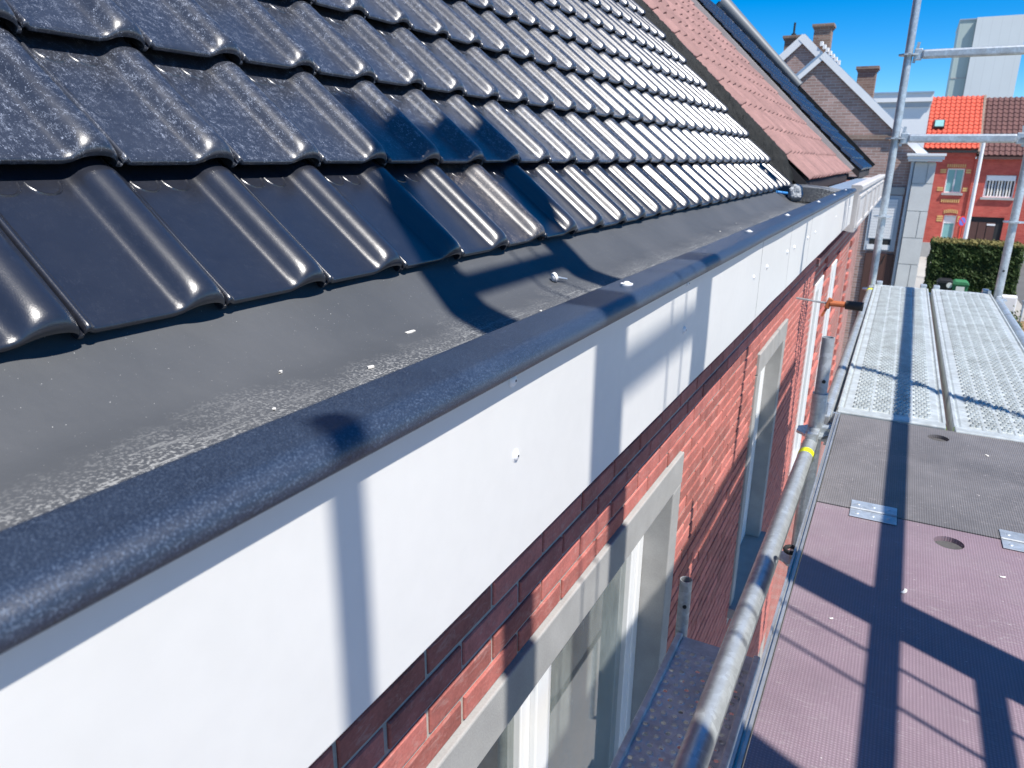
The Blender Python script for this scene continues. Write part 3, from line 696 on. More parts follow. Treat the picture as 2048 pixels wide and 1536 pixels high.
# roof slabs and white edge boards
for sx, xe in ((1, .36 + .02), (-1, -5.0)):
    a = Vector((pk.x, GY - .05, pk.z)); b = Vector((xe, GY - .05, zr(xe)))
    s_ = B(); n_ = Vector((m_ * sx, 0, 1)).normalized()
    s_.add([a, b, b + Vector((0, 8, 0)), a + Vector((0, 8, 0)), a - n_ * .07, b - n_ * .07, b + Vector((0, 8, 0)) - n_ * .07, a + Vector((0, 8, 0)) - n_ * .07],
           [(0, 1, 2, 3), (4, 7, 6, 5), (0, 4, 5, 1), (1, 5, 6, 2), (2, 6, 7, 3), (3, 7, 4, 0)])
    obj('roof_slope', s_, 'tile_brown', gable)
    obj('bargeboard', B().bar(a + Vector((.0, -.017 - .004 * sx, 0)) - n_ * .03, b + Vector((0, -.017 - .004 * sx, 0)) - n_ * .03, .03, .15, n_), 'white_wall', gable)
    obj('edge_trim', B().bar(a + n_ * .03 + Vector((0, .02 + .003 * sx, 0)), b + n_ * .03 + Vector((0, .02 + .003 * sx, 0)), .1, .05, n_), 'zinc', gable)
obj('string_course', B().box(-5.1, -.55, GY - .05, GY - .001, .50, .60), 'brick_chim', gable)
obj('corbel', B().box(-.55, -.1, GY - .07, GY - .002, .47, .57).box(-.35, .05, GY - .06, GY - .002, .36, .45), 'brick_chim', gable)
# pier of grey concrete blocks, each block its own part, with white moulded capital
pier = obj('pier_core', B().box(.10, .50, GY - .17, GY + .2, GZ, .0), 'pier_block', gable)
zz = -.02; k = 0
while zz > GZ + .1:
    h = .62 if k else .46; z0 = max(zz - h, GZ)
    if z0 > GZ + .2 or True:
        if k % 2: obj('block', B().box(.085, .515, GY - .195, GY - .15, z0 + .008, zz - .008), 'pier_block', pier)
        else:
            obj('block', B().box(.085, .35, GY - .195, GY - .15, z0 + .008, zz - .008), 'pier_block', pier)
            obj('block', B().box(.365, .515, GY - .195, GY - .15, z0 + .008, zz - .008), 'pier_block', pier)
    zz -= h; k += 1
obj('moulded_cornice', B().box(-.11, .68, GY - .38, GY + .3, .135, .19).box(-.09, .655, GY - .35, GY + .3, .06, .133).box(-.07, .62, GY - .31, GY + .3, .01, .058), 'white_wall', gable)
obj('downspout', B().tube((.045, GY - .10, .0), (.045, GY - .10, -2.95), .045, 12).tube((.045, GY - .10, -1.25), (.045, GY - .10, -1.30), .055, 12).tube((.045, GY - .10, -2.95), (.045, GY - .10, GZ), .05, 12), 'zinc', gable, smooth=True)
obj('stone_lintel', B().box(-.78, -.03, GY - .04, GY - .001, -.75, -.58), 'concrete', gable)
wf = obj('window', B().box(-.72, -.05, GY - .035, GY - .003, -2.08, -.77), 'bluegrey', gable)
for i in range(14):
    z_ = -.86 - i * .066
    obj('shutter_slat', B().box(-.66, -.14, GY - .055, GY - .036, z_ - .06, z_), 'white_frame', wf)
obj('glass_pane', B().box(-.62, -.16, GY - .042, GY - .036, -2.06, -1.80), 'dark_void', wf)
obj('white_sill_panel', B().box(-.66, -.16, GY - .05, GY - .043, -2.05, -1.93), 'white_frame', wf)
dr = obj('door', B().box(-.66, -.04, GY - .05, GY - .002, GZ, -2.14), 'brownwood', gable)
for i in range(4): obj('door_board', B().box(-.65 + i * .152, -.505 + i * .152, GY - .058, GY - .0505, GZ, -2.16), 'brownwood', dr)
obj('cable', B().path([(-.33, GY - .07, -2.2), (-.42, GY - .08, -2.45), (-.28, GY - .08, -2.38), (-.22, GY - .07, -2.15)], .008, 6), 'dark_void', gable)
# rear gable and chimneys
p2 = Vector((-3.26, 24, 3.42))
vs = []
for y in (24, 24.3): vs += [(p2.x - 3.2, y, p2.z - 3.2 * .93), (p2.x + 3.2, y, p2.z - 3.2 * .93), (p2.x, y, p2.z - .06)]
obj('rear_gable', B().add(vs, [(0, 1, 2), (3, 5, 4), (0, 2, 5, 3), (1, 4, 5, 2)]), 'brick_brown', gable)
for sx in (1, -1):
    n_ = Vector((.93 * sx, 0, 1)).normalized(); a = p2 + Vector((0, -.05, 0)); b = a + Vector((3.2 * sx, 0, -3.2 * .93))
    s_ = B(); s_.add([a, b, b + Vector((0, 5, 0)), a + Vector((0, 5, 0)), a - n_ * .07, b - n_ * .07, b + Vector((0, 5, 0)) - n_ * .07, a + Vector((0, 5, 0)) - n_ * .07],
           [(0, 1, 2, 3), (4, 7, 6, 5), (0, 4, 5, 1), (1, 5, 6, 2), (2, 6, 7, 3), (3, 7, 4, 0)])
    obj('roof_slope', s_, 'tile_brown', gable)
    obj('bargeboard', B().bar(a + Vector((0, -.017 - .004 * sx, 0)) - n_ * .06, b + Vector((0, -.017 - .004 * sx, 0)) - n_ * .06, .03, .20, n_), 'white_wall', gable)
def chimney(x0, x1, y0, zt, zb, d=.5):
    c = obj('chimney', B().box(x0 + .06, x1 - .06, y0, y0 + d, zb, zt - .12), 'brick_chim', gable)
    obj('chimney_cap', B().box(x0, x1, y0 - .06, y0 + d + .06, zt - .07, zt).box(x0 + .03, x1 - .03, y0 - .03, y0 + d + .03, zt - .119, zt - .071), 'brick_chim', c)
    return c
c1 = chimney(-3.92, -3.28, 24.6, 3.52, 1.2)
obj('chimney_pipe', B().tube((-3.66, 24.85, 3.52), (-3.66, 24.85, 3.60), .07, 10).tube((-3.66, 24.85, 3.60), (-3.66, 24.85, 3.90), .03, 10), 'dark_void', c1)
chimney(-3.08, -2.50, 24.2, 3.72, 1.2)
chimney(-1.76, -1.17, 24.0, 2.53, .5)
fl = B()
for i in range(7):
    x = -2.78 + i * .085; fl.box(x, x + .075, 23.9 - .02, 24.1, 3.10 - i * .085, 3.22 - i * .085)
obj('stepped_flashing', fl, 'white_wall', gable)

# ================================================================== FAR HOUSES
RY = 50.
red = thing('red_house', 'red brick house with bright orange tiled roof and yellow brick trim', 'house', (1.8, 53, GZ))
w1, w2 = (1.92, 2.78, -1.68, -.34), (2.17, 2.79, -4.5, -2.94)
def front_wall(x0, x1, y, z0, z1, holes, th=.3):
    mb = B(); xs = sorted({x0, x1, *[h[0] for h in holes], *[h[1] for h in holes]}); zs = sorted({z0, z1, *[h[2] for h in holes], *[h[3] for h in holes]})
    for a, b in zip(xs, xs[1:]):
        for c, d in zip(zs, zs[1:]):
            if any(h[0] <= a and b <= h[1] and h[2] <= c and d <= h[3] for h in holes): continue
            mb.box(a, b, y, y + th, c, d)
    return mb
obj('wall', front_wall(.45, 3.17, RY, GZ, .50, [w1, w2]), 'brick_red', red)
obj('side_wall', B().box(.45, .75, RY + .3, RY + 7, GZ, .5).box(2.87, 3.17, RY + .3, RY + 7, GZ, .5), 'brick_red', red)
def far_roof(par, x0, x1, y, zb, zt, run, mat, cw=.24, rows=14):
    s_ = B().add([(x0, y - .25, zb), (x1, y - .25, zb), (x1, y + run, zt), (x0, y + run, zt), (x0, y + 2 * run, zb), (x1, y + 2 * run, zb)], [(0, 1, 2, 3), (3, 2, 5, 4), (0, 3, 4), (1, 5, 2)])
    rf = obj('roof', s_, mat, par)
    mb = B(); cols = int((x1 - x0) / cw); w = (x1 - x0) / cols; dv = Vector((0, run + .25, zt - zb)); L = dv.length; dv.normalize(); nv = Vector((0, -dv.z, dv.y)); g = L / rows
    for r in range(rows):
        for c in range(cols):
            base = Vector((x0 + c * w, y - .25, zb)) + dv * (r * g)
            pts = [(0, .03), (.35, .03), (.6, .085), (.85, .085), (1.0, .03)]
            vs = []
            for v, l in ((0, .035), (1., .0)):
                for (u, h) in pts: vs.append(base + Vector((u * w, 0, 0)) + dv * (v * g) + nv * (h + l))
            for (u, h) in pts: vs.append(base + Vector((u * w, 0, 0)) + nv * (h - .01))
            mb.add(vs, [(j, j + 1, j + 6, j + 5) for j in range(4)] + [(10 + j, 11 + j, j + 1, j) for j in range(4)])
    tag(obj('tile_courses', mb, mat, rf), kind='stuff')
    return rf
rr_ = far_roof(red, .42, 3.24, RY, .72, 3.72, 3.4, 'tile_orange')
obj('gutter', B().box(.42, 3.2, RY - .32, RY - .1, .52, .66), 'dark_void', red)
obj('eaves_frieze', B().box(.45, 3.17, RY - .12, RY - .002, .30, .52), 'brick_red', red)
sk = obj('skylight', B().obox((1.12, RY + 1.20, 2.12), (1, 0, 0), (0, .77, .64), (0, -.64, .77), .28, .34, .05), 'dark_void', red)
obj('skylight_pane', B().obox((1.12, RY + 1.16, 2.165), (1, 0, 0), (0, .77, .64), (0, -.64, .77), .22, .28, .012), 'teal_blind', sk)
vt = B()
for i, zz in enumerate((3.3, 2.7, 2.2, 1.5, 1.0)): vt.box(.30 + .05 * (i % 2), .44, RY + .0 + (zz - .72) * 1.13 - .2, RY + (zz - .72) * 1.13 + .3, zz - .1, zz + .1)
obj('verge_plaster', vt, 'white_wall', red)
def far_window(par, h, y, blind, split=True, sill=True):
    a, b, c, d = h
    f = obj('window_frame', B().box(a, a + .06, y + .08, y + .16, c, d).box(b - .06, b, y + .08, y + .16, c, d).box(a + .06, b - .06, y + .08, y + .16, d - .06, d).box(a + .06, b - .06, y + .08, y + .16, c, c + .06), 'white_frame', par)
    if split: obj('mullion', B().box((a + b) / 2 - .04, (a + b) / 2 + .04, y + .07, y + .16, c + .06, d - .06), 'bluegrey', f)
    obj('pane', B().box(a + .05, b - .05, y + .13, y + .145, c + .05, d - .05), blind, f)
    if sill: obj('window_sill', B().box(a - .1, b + .1, y - .1, y + .05, c - .13, c - .001), 'concrete', par)
    return f
far_window(red, w1, RY, 'teal_blind'); f_ = far_window(red, w2, RY, 'teal_blind', False, False)
obj('white_shade', B().box(2.22, 2.74, RY + .11, RY + .125, -3.4, -3.02), 'white_frame', f_)
for zz in (-.42, -.54, -1.42, -1.54, -3.02, -3.14, -3.26):   # yellow brick accents beside the openings
    a, b = (w1[0], w1[1]) if zz > -2 else (w2[0], w2[1])
    obj('yellow_brick', B().box(a - .36, a - .06, RY - .02, RY - .001, zz - .045, zz + .045), 'yellow_brick', red)
    obj('yellow_brick', B().box(b + .06, b + .3, RY - .02, RY - .001, zz - .045, zz + .045), 'yellow_brick', red)
for i in range(9):
    x = w1[0] - .05 + i * .106
    obj('yellow_brick', B().box(x, x + .06, RY - .03, RY - .001, -.28, -.10), 'yellow_brick', red)
    obj('yellow_brick', B().box(x, x + .06, RY - .03, RY - .001, -2.22, -2.02), 'yellow_brick', red)
for i in range(8):
    x = w2[0] - .06 + i * .092; hgt = .07 * math.sin((i + .5) / 8 * math.pi)
    obj('yellow_brick', B().box(x, x + .06, RY - .03, RY - .001, -2.86 + hgt, -2.66 + hgt), 'yellow_brick', red)
obj('plinth', B().box(.45, 3.17, RY - .05, RY - .001, GZ, -4.55), 'concrete', red)

brn = thing('brown_roof_house', 'red painted house with dark brown tiled roof and brown garage door', 'house', (5.4, 53, GZ))
gw_, gd = (3.86, 5.30, -1.86, -.66), (3.5, 5.12, GZ, -2.95)
obj('wall', front_wall(3.18, 8.6, RY - .1, GZ, .2, [gw_, gd]), 'brick_red', brn)
obj('side_wall', B().box(8.3, 8.6, RY + .2, RY + 7, GZ, .2).box(3.18, 3.45, RY + .2, RY + 7, GZ, .2), 'brick_red', brn)
far_roof(brn, 3.30, 8.9, RY - .1, .36, 3.60, 3.4, 'tile_brown', .26, 14)
obj('gutter', B().box(3.2, 8.9, RY - .45, RY - .2, .20, .33), 'brownwood', brn)
obj('party_wall_top', B().bar((3.27, RY - .3, .52), (3.27, RY + 3.3, 3.72), .12, .2), 'brick_chim', brn)
f_ = far_window(brn, gw_, RY - .1, 'dark_void', False, True)
obj('roller_shutter', B().box(3.9, 5.26, RY - .12, RY - .03, -.96, -.68), 'white_frame', f_)
for i in range(9):
    x = 3.95 + i * .145; obj('curtain_fold', B().tube((x, RY + .02, -1.8), (x, RY + .02, -.95), .04, 8), 'curtain' if i % 3 else 'bluegrey', f_, smooth=True)
g_ = obj('garage_door', B().box(gd[0], gd[1], RY + .0, RY + .08, GZ, -2.95), 'dark_void', brn)
for i in range(4):
    w_ = (gd[1] - gd[0] - .35) / 3
    if i < 3: obj('door_leaf', B().box(gd[0] + .02 + i * w_, gd[0] + (i + 1) * w_ - .02, RY - .04, RY - .001, GZ, -3.25), 'brownwood', g_)
obj('notice', B().box(4.35, 4.75, RY - .06, RY - .042, -3.42, -3.32), 'white_frame', g_)
obj('plinth', B().box(5.3, 8.6, RY - .16, RY - .101, GZ, -4.7), 'concrete', brn)

wh = thing('white_building', 'flat roofed white rendered building behind the brown gable house', 'building', (-1.2, 44, GZ))
obj('wall', B().box(-4.5, .40, 40, 48, GZ, 2.60), 'white_wall', wh)
obj('parapet', B().box(-4.6, .44, 39.8, 48.2, 2.62, 2.98), 'white_wall', wh)
obj('roof_edge', B().box(-4.65, .46, 39.75, 48.25, 2.982, 3.05), 'zinc', wh)
obj('shade_band', B().box(-4.5, .4, 39.93, 39.998, 2.40, 2.615), 'bluegrey', wh)  # shade under the parapet, put in as a blue-grey strip
tw = thing('panel_tower', 'tall pale grey panel clad tower block against the sky', 'tower', (6, 118, GZ))
obj('wall', B().box(4.42, 9.6, 110, 122, GZ, 16.5), 'clad_white', tw)
obj('side_bay', B().box(2.72, 4.40, 110.6, 121, GZ, 16.35), 'clad_grey', tw)
for zz in (13.2, 9.9, 6.6): obj('joint_band', B().box(2.73, 4.39, 110.55, 110.598, zz - .06, zz + .06), 'concrete', tw)
obj('roof_edge', B().box(2.65, 4.42, 110.5, 121.1, 16.36, 16.5), 'zinc', tw)

# ================================================================== HEDGE, BINS, STREET FURNITURE
hedge = thing('hedge', 'tall clipped green hedge with dry yellowish top', 'hedge', (2.7, 33.6, GZ))
hx0, hx1, hy0, hy1, hz1 = 1.24, 4.20, 33., 34.4, -2.96
obj('hedge_core', B().box(hx0 + .08, hx1 - .08, hy0 + .08, hy1 - .08, GZ, hz1 - .08), 'hedge_core', hedge)
def leaves(n, faces, size):
    mb = B()
    for i in range(n):
        f = random.choices(range(len(faces)), [q[1] for q in faces])[0]; c = faces[f][0]()
        nx = Vector((random.gauss(0, 1), random.gauss(0, 1), random.gauss(0, 1) + .6)).normalized(); a = nx.orthogonal().normalized(); b = nx.cross(a); s_ = size * random.uniform(.6, 1.4)
        c = Vector(c)
        mb.add([c - a * s_ * .4, c + b * s_, c + a * s_ * .4, c - b * s_], [(0, 1, 2, 3)])
    return mb
U = random.uniform
def lump(x, z): return .10 * mnoise.noise(Vector((x * 2.2, z * 2.2, 0))) + .05 * mnoise.noise(Vector((x * 6, z * 6, 4)))
def ff():
    x, z_ = U(hx0, hx1), U(GZ, hz1); return (x, hy0 + lump(x, z_) + abs(random.gauss(0, .04)), z_)
def fl_():
    y, z_ = U(hy0, hy1), U(GZ, hz1); return (hx0 + lump(y, z_), y, z_)
def fr_():
    y, z_ = U(hy0, hy1), U(GZ, hz1); return (hx1 + lump(y, z_), y, z_)
obj('foliage', leaves(13000, [(ff, 6), (fl_, 2), (fr_, 2)], .055), 'foliage', hedge)
obj('dry_top', leaves(3800, [(lambda: (U(hx0, hx1), U(hy0 - .02, hy1), hz1 + random.gauss(0, .035)), 1)], .05), 'foliage_dry', hedge)

def wheelie(name, label, x, y, mat, extra):
    b = thing(name, label, 'bin', (x, y, GZ), 'wheeled bins in front of the hedge')
    obj('bin_body', B().add([(x - .2, y - .25, GZ + .08), (x + .2, y - .25, GZ + .08), (x + .2, y + .22, GZ + .08), (x - .2, y + .22, GZ + .08), (x - .26, y - .32, GZ + 1.0), (x + .26, y - .32, GZ + 1.0), (x + .26, y + .3, GZ + 1.0), (x - .26, y + .3, GZ + 1.0)],
        [(0, 3, 2, 1), (4, 5, 6, 7), (0, 1, 5, 4), (1, 2, 6, 5), (2, 3, 7, 6), (3, 0, 4, 7)]), mat, b, bev=.02)
    lid = obj('lid', B().extr([(x - .28, GZ + 1.002), (x + .28, GZ + 1.002), (x + .27, GZ + 1.07), (x + .18, GZ + 1.14), (x - .18, GZ + 1.14), (x - .27, GZ + 1.07)], y - .36, y + .32, closed=True), mat, b, bev=.02)
    if extra: obj('label_patch', B().box(x - .14, x + .14, y - .352, y - .335, GZ + .78, GZ + .95), 'lid_white', b)
    for sx in (-.2, .2): obj('wheel', B().tube((x + sx - .025, y + .27, GZ + .09), (x + sx + .025, y + .27, GZ + .09), .09, 14), 'bin_black', b)
    return b
wheelie('wheelie_bin', 'green wheeled bin with pale front sticker in front of hedge', 2.33, 32.1, 'bin_green', True)
b_ = wheelie('wheelie_bin', 'black wheeled bin with round white patch beside the green bin', 1.83, 32.2, 'bin_black', False)
obj('round_patch', B().tube((1.97, 31.86, GZ + .96), (1.97, 31.82, GZ + .96), .10, 16), 'lid_white', b_)
lp = thing('lamp_post', 'pale slim street lamp post standing before the red houses', 'lamp post', (2.74, 40, GZ))
obj('pole', B().tube((2.74, 40, GZ), (2.74, 40, 1.05), .10, 14, .07), 'white_wall', lp, smooth=True)
obj('base_collar', B().tube((2.74, 40, GZ), (2.74, 40, GZ + .9), .13, 14), 'concrete', lp, smooth=True)
obj('lamp_head', B().obox((2.95, 40, 1.12), (1, 0, .1), (0, 1, 0), (-.1, 0, 1), .28, .09, .05), 'bluegrey', lp, bev=.02)
sg = thing('no_parking_sign', 'round red bordered no parking sign on red post', 'road sign', (2.98, 48, GZ))
obj('post', B().tube((2.98, 48, GZ), (2.98, 48, -2.9), .045, 10), 'post_red', sg, smooth=True)
obj('sign_rim', B().tube((2.98, 47.95, -3.12), (2.995, 47.935, -3.12), .29, 28), 'sign_red', sg)
obj('sign_face', B().tube((2.995, 47.935, -3.12), (3.003, 47.927, -3.12), .22, 28), 'sign_blue', sg)
obj('sign_bar', B().obox((3.006, 47.924, -3.12), (.5, .5, -.707), (.707, -.707, 0), (.5, .5, .707), .21, .004, .03), 'sign_red', sg)
cb = thing('cabinet', 'white utility cabinet beside the right scaffold pole near hedge', 'cabinet', (3.6, 28.6, GZ))
obj('cabinet_body', B().box(3.28, 3.72, 28.3, 28.6, GZ, -4.15), 'white_wall', cb, bev=.02)
obj('cabinet_door', B().box(3.32, 3.68, 28.28, 28.299, GZ + .15, -4.2), 'white_wall', cb)
fn = thing('garden_fence', 'low fence of short concrete posts along the soil strip', 'fence', (3.6, 24, GZ))
for i in range(7):
    y = 20. + i * 1.25; obj('fence_post', B().box(3.32, 3.46, y, y + .14, GZ, GZ + .55), 'concrete', fn, bev=.01)
obj('rail', B().box(3.37, 3.41, 20, 27.6, GZ + .28, GZ + .36), 'brownwood', fn)
pp = thing('marker_post', 'thin grey metal post standing on the pavement right', 'post', (4.1, 29, GZ))
obj('post', B().tube((4.05, 29.3, GZ), (4.05, 29.3, GZ + .95), .03, 10), 'zinc', pp, smooth=True)
obj('post_cap', B().tube((4.05, 29.3, GZ + .95), (4.05, 29.3, GZ + .99), .07, 12), 'zinc', pp)
sb = thing('shrub', 'small greyish shrub at the foot of the white cabinet', 'shrub', (3.6, 27.9, GZ))
obj('foliage', leaves(700, [(lambda: (3.62 + random.gauss(0, .16), 27.9 + random.gauss(0, .16), GZ + .25 + abs(random.gauss(0, .22))), 1)], .05), 'grass', sb)
obj('stem', B().tube((3.62, 27.9, GZ), (3.62, 27.9, GZ + .4), .02, 6), 'brownwood', sb)

# ================================================================== SCAFFOLD
DZ = -.83
sca = thing('scaffold', 'galvanised tube scaffold with upright poles and cross rails beside the house', 'scaffolding', (.26, 3.5, GZ))
R_ = .0242
def standard(x, y, z0, z1, rz, holes=()):
    s_ = obj('standard', B().tube((x, y, z0), (x, y, z1), R_, 24, hollow=.2), 'galv', sca, smooth=True, angle=40)
    for z_ in rz: obj('rosette', B().disc((x, y, z_), .061, .009), 'galv', s_)
    for z_ in holes: obj('pin_hole', B().tube((x, y - R_ + .002, z_), (x, y - R_ - .0006, z_), .007, 10), 'dark_void', s_)
    return s_
FY = 5.68
rz = [-2.36, -1.86, -1.36, -.862, -.36, .147, .656, 1.156, 1.656]
standard(-.118, FY, GZ, 2.3, rz)
standard(.636, FY, GZ, 2.3, rz, (-.67,))
standard(.636, -1.1, GZ, 2.3, rz)
standard(.636, 2.62, GZ, -.85, rz[:4])
# the short standard whose bare spigot stands up beside the near planks
st = standard(-.152, 2.50, GZ, -.735, [-2.36, -1.86, -1.36, -.872])
obj('spigot', B().tube((-.152, 2.50, -.76), (-.152, 2.50, -.742), .0245, 24, .0205).tube((-.152, 2.50, -.742), (-.152, 2.50, -.545), .0192, 24, hollow=.12), 'galv_dark', st, smooth=True, angle=40)
obj('pin_hole', B().tube((-.146, 2.50 - .0175, -.69), (-.146, 2.50 - .0200, -.69), .006, 10), 'dark_void', st)
def ledger(p0, p1, flat=False):
    p0, p1 = Vector(p0), Vector(p1); d = (p1 - p0).normalized()
    if flat: l = obj('ledger', B().bar(p0 + d * .075, p1 - d * .075, .049, .053), 'galv', sca, bev=.012)
    else: l = obj('ledger', B().tube(p0 + d * .075, p1 - d * .075, R_, 20), 'galv', sca, smooth=True)
    for q, s_ in ((p0, 1), (p1, -1)):
        c = q + d * (s_ * .055)
        side = d.cross(Vector((0, 0, 1)))
        obj('wedge_head', B().obox(c, d, side, (0, 0, 1), .024, .016, .034), 'galv', l, bev=.005)
        obj('wedge', B().obox(c - d * (s_ * .012) + Vector((0, 0, .012)), (d + Vector((0, 0, -.12))).normalized(), side, (Vector((0, 0, 1)) + d * .12 * s_).normalized(), .009, .004, .062), 'galv', l)
for z_ in (.147, .656): ledger((-.118, FY, z_), (.636, FY, z_), True)
for z_ in (-.88, -1.86): ledger((-.118, FY + .0, z_), (.636, FY, z_), True)
ledger((-.152, 2.60, -.90), (.636, 2.62, -.90), True)
ledger((-.132, 2.56, -.872), (-.118, FY, -.862))
nt_ = obj('ledger', B().tube((-.172, -.6, -.918), (-.158, 2.44, -.898), R_, 28), 'galv', sca, smooth=True)
obj('wedge_head', B().obox((-.155, 2.455, -.885), (1, 0, 0), (0, 1, 0), (0, 0, 1), .02, .03, .034).obox((-.128, 2.50, -.872), (1, 0, 0), (0, 1, 0), (0, 0, 1), .028, .014, .028), 'galv', nt_, bev=.006)
for (a, b) in ((2.31, 2.345),):
    obj('tape_band', B().tube((-.1585, a, -.8991), (-.1584, b, -.8989), R_ + .0008, 28), 'yellow_tape', nt_, smooth=True)
obj('tape_band', B().tube((-.1186, 5.53, -.8622), (-.1184, 5.58, -.862), R_ + .0008, 24), 'yellow_tape', sca, smooth=True)
ledger((.640, 2.62, -.862), (.636, FY, -.862))
# long guard rails on the street side (they throw the long shadow down the planks)
obj('guard_rail', B().tube((.636, FY - .07, .150), (.606, -1.15, .19), R_, 20), 'galv', sca, smooth=True)
obj('shade_board', B().box(.655, .68, .6, 5.4, .74, .86), 'wood_splinter', sca)  # unseen board, added only to shade a band of the brick wall
# lower standard with open end carrying the console plank
ls = obj('standard', B().tube((-.394, 1.852, -2.6), (-.394, 1.852, -1.155), .0175, 22, hollow=.1), 'galv_dark', sca, smooth=True, angle=40)
obj('pin_hole', B().tube((-.388, 1.852 - .0155, -1.235), (-.388, 1.852 - .0182, -1.235), .006, 10), 'dark_void', ls)

# --- steel planks
def steel_plank(label, x0, x1, y0, y1, ribs, bands):
    t = thing('steel_plank', label, 'scaffold plank', ((x0 + x1) / 2, (y0 + y1) / 2, DZ), 'perforated steel scaffold planks')
    lip = [(x0, DZ - .07), (x0, DZ - .002), (x0 + .003, DZ + .003), (x0 + .010, DZ + .004), (x0 + .014, DZ - .002), (x0 + .018, DZ - .003), (x0 + .024, DZ + .001)]
    prof_ = list(lip)
    for rx in ribs: prof_ += [(rx - .008, DZ + .0005), (rx - .004, DZ + .004), (rx + .004, DZ + .004), (rx + .008, DZ + .0005)]
    prof_ += [(x0 + x1 - a, b) for a, b in reversed(lip)]
    obj('plank_body', B().extr(prof_, y0 + .05, y1 - .03, 1).box(x0 + .002, x1 - .002, y1 - .03, y1, DZ - .06, DZ - .001), 'galv_deck', t, smooth=True, angle=25)
    obj('end_plate', B().box(x0 + .003, x1 - .003, y0, y0 + .052, DZ - .05, DZ + .0045), 'galv_deck', t, bev=.004)
    mb = B()
    nrow = int((y1 - y0 - .16) / .0262)
    for r in range(nrow):
        for (bx0, bx1) in bands:
            nc = max(1, round((bx1 - bx0) / .017)); st_ = (bx1 - bx0) / nc
            for c in range(nc):
                x = bx0 + (c + .5 + (.25 if r % 2 else -.25)) * st_; y = y0 + .085 + r * .0262
                o = len(mb.v); n = 6; h = .0085
                for (rr, hh) in ((.0090, .0004), (.0062, h), (.0042, h * .9), (.0034, -.003)):
                    for i in range(n):
                        a = 2 * math.pi * i / n; mb.v.append((x + rr * math.cos(a), y + rr * math.sin(a) * .95, DZ + hh))
                for q in range(3):
                    for i in range(n):
                        j = (i + 1) % n; mb.f.append((o + q * n + i, o + q * n + j, o + q * n + n + j, o + q * n + n + i))
    tag(obj('tread_studs', mb, 'galv_deck', t), kind='stuff')
    for yy in (y1 + .0,):
        for xx in (x0 + .03, x1 - .03): obj('hook', B().box(xx - .02, xx + .02, yy, yy + .05, DZ - .03, DZ + .022), 'galv', t, bev=.006)
    return t
P1 = (-.102, .233); P2 = (.252, .600)
def bands(x0, x1, n):
    a, b = x0 + .045, x1 - .04; w = (b - a) / n
    return [a + w * i for i in range(1, n)], [(a + w * i + .006, a + w * (i + 1) - .006) for i in range(n)]
r1, b1 = bands(*P1, 4); r2, b2 = bands(*P2, 6)
steel_plank('ribbed steel plank on the wall side, crossed lengthwise by a rail shadow', P1[0], P1[1], 2.62, 5.72, r1, b1)
steel_plank('ribbed steel plank on the street side beside the right scaffold pole', P2[0], P2[1], 2.60, 5.72, r2, b2)

# --- plywood hatch deck
def sheet_holes(x0, x1, y0, y1, z1, th, holes):
    bm = bmesh.new(); edges = []; loops = []
    def ring(pts):
        vs_ = [bm.verts.new((p[0], p[1], z1)) for p in pts]; es = [bm.edges.new((vs_[i], vs_[(i + 1) % len(vs_)])) for i in range(len(vs_))]
        edges.extend(es); return es
    ring([(x0, y0), (x1, y0), (x1, y1), (x0, y1)])
    for (cx, cy, r) in holes: ring([(cx + r * math.cos(2 * math.pi * i / 24), cy + r * math.sin(2 * math.pi * i / 24)) for i in range(24)])
    bmesh.ops.triangle_fill(bm, use_beauty=True, use_dissolve=False, edges=edges)
    geo = bmesh.ops.extrude_face_region(bm, geom=bm.faces[:])
    bmesh.ops.translate(bm, vec=(0, 0, -th), verts=[e for e in geo['geom'] if isinstance(e, bmesh.types.BMVert)])
    bmesh.ops.recalc_face_normals(bm, faces=bm.faces)
    mb = B(); bm.verts.index_update(); mb.add([v.co.copy() for v in bm.verts], [tuple(v.index for v in f.verts) for f in bm.faces]); bm.free(); return mb
hd = thing('hatch_deck', 'plywood scaffold deck with hinged purple brown hatch and grey panel', 'scaffold deck', (.26, 1.2, DZ))
HX0, HX1 = -.084, .600
obj('deck_panel', sheet_holes(HX0, HX1, 1.853, 2.605, DZ, .012, [(.205, 2.514, .030)]), 'ply_grey', hd)
ht = obj('hatch', sheet_holes(HX0, HX1, -.45, 1.847, DZ - .0005, .012, [(.206, 1.773, .031)]), 'ply_purple', hd)
obj('side_profile', B().extr([(-.102, DZ - .075), (-.102, DZ + .0035), (-.0975, DZ + .0035), (-.0965, DZ - .003), (-.0925, DZ - .003), (-.0915, DZ + .003), (-.0865, DZ + .003), (-.0855, DZ - .02), (-.0855, DZ - .075)], -.45, 2.615, closed=True), 'alu', hd)
obj('side_profile', B().box(.602, .617, -.45, 2.60, DZ - .075, DZ + .003), 'alu', hd)
for yy in (1.83, 2.56): obj('cross_member', B().box(HX0, HX1, yy, yy + .04, DZ - .06, DZ - .014), 'alu', hd)
for hx in (.046, .365):
    for (a, b) in ((1.855, 1.900), (1.802, 1.845)):
        l = obj('hinge_leaf', B().box(hx - .052, hx + .052, a, b, DZ + .0008, DZ + .003), 'galv', ht, bev=.001)
        for q in (-.035, 0, .035): obj('hinge_screw', B().dome((hx + q, (a + b) / 2, DZ + .003), (0, 0, 1), .0055, .0018, 10, 2), 'galv', hd, smooth=True)
    obj('hinge_pin', B().tube((hx - .052, 1.85, DZ + .0025), (hx + .052, 1.85, DZ + .0025), .0035, 10), 'galv_dark', ht, smooth=True)
obj('lock_loop', B().path([(-.112 + .012 * math.cos(t * .63), 1.60 + .016 * math.sin(t * .63), -.850) for t in range(11)], .005, 8), 'black_rubber', hd, smooth=True)

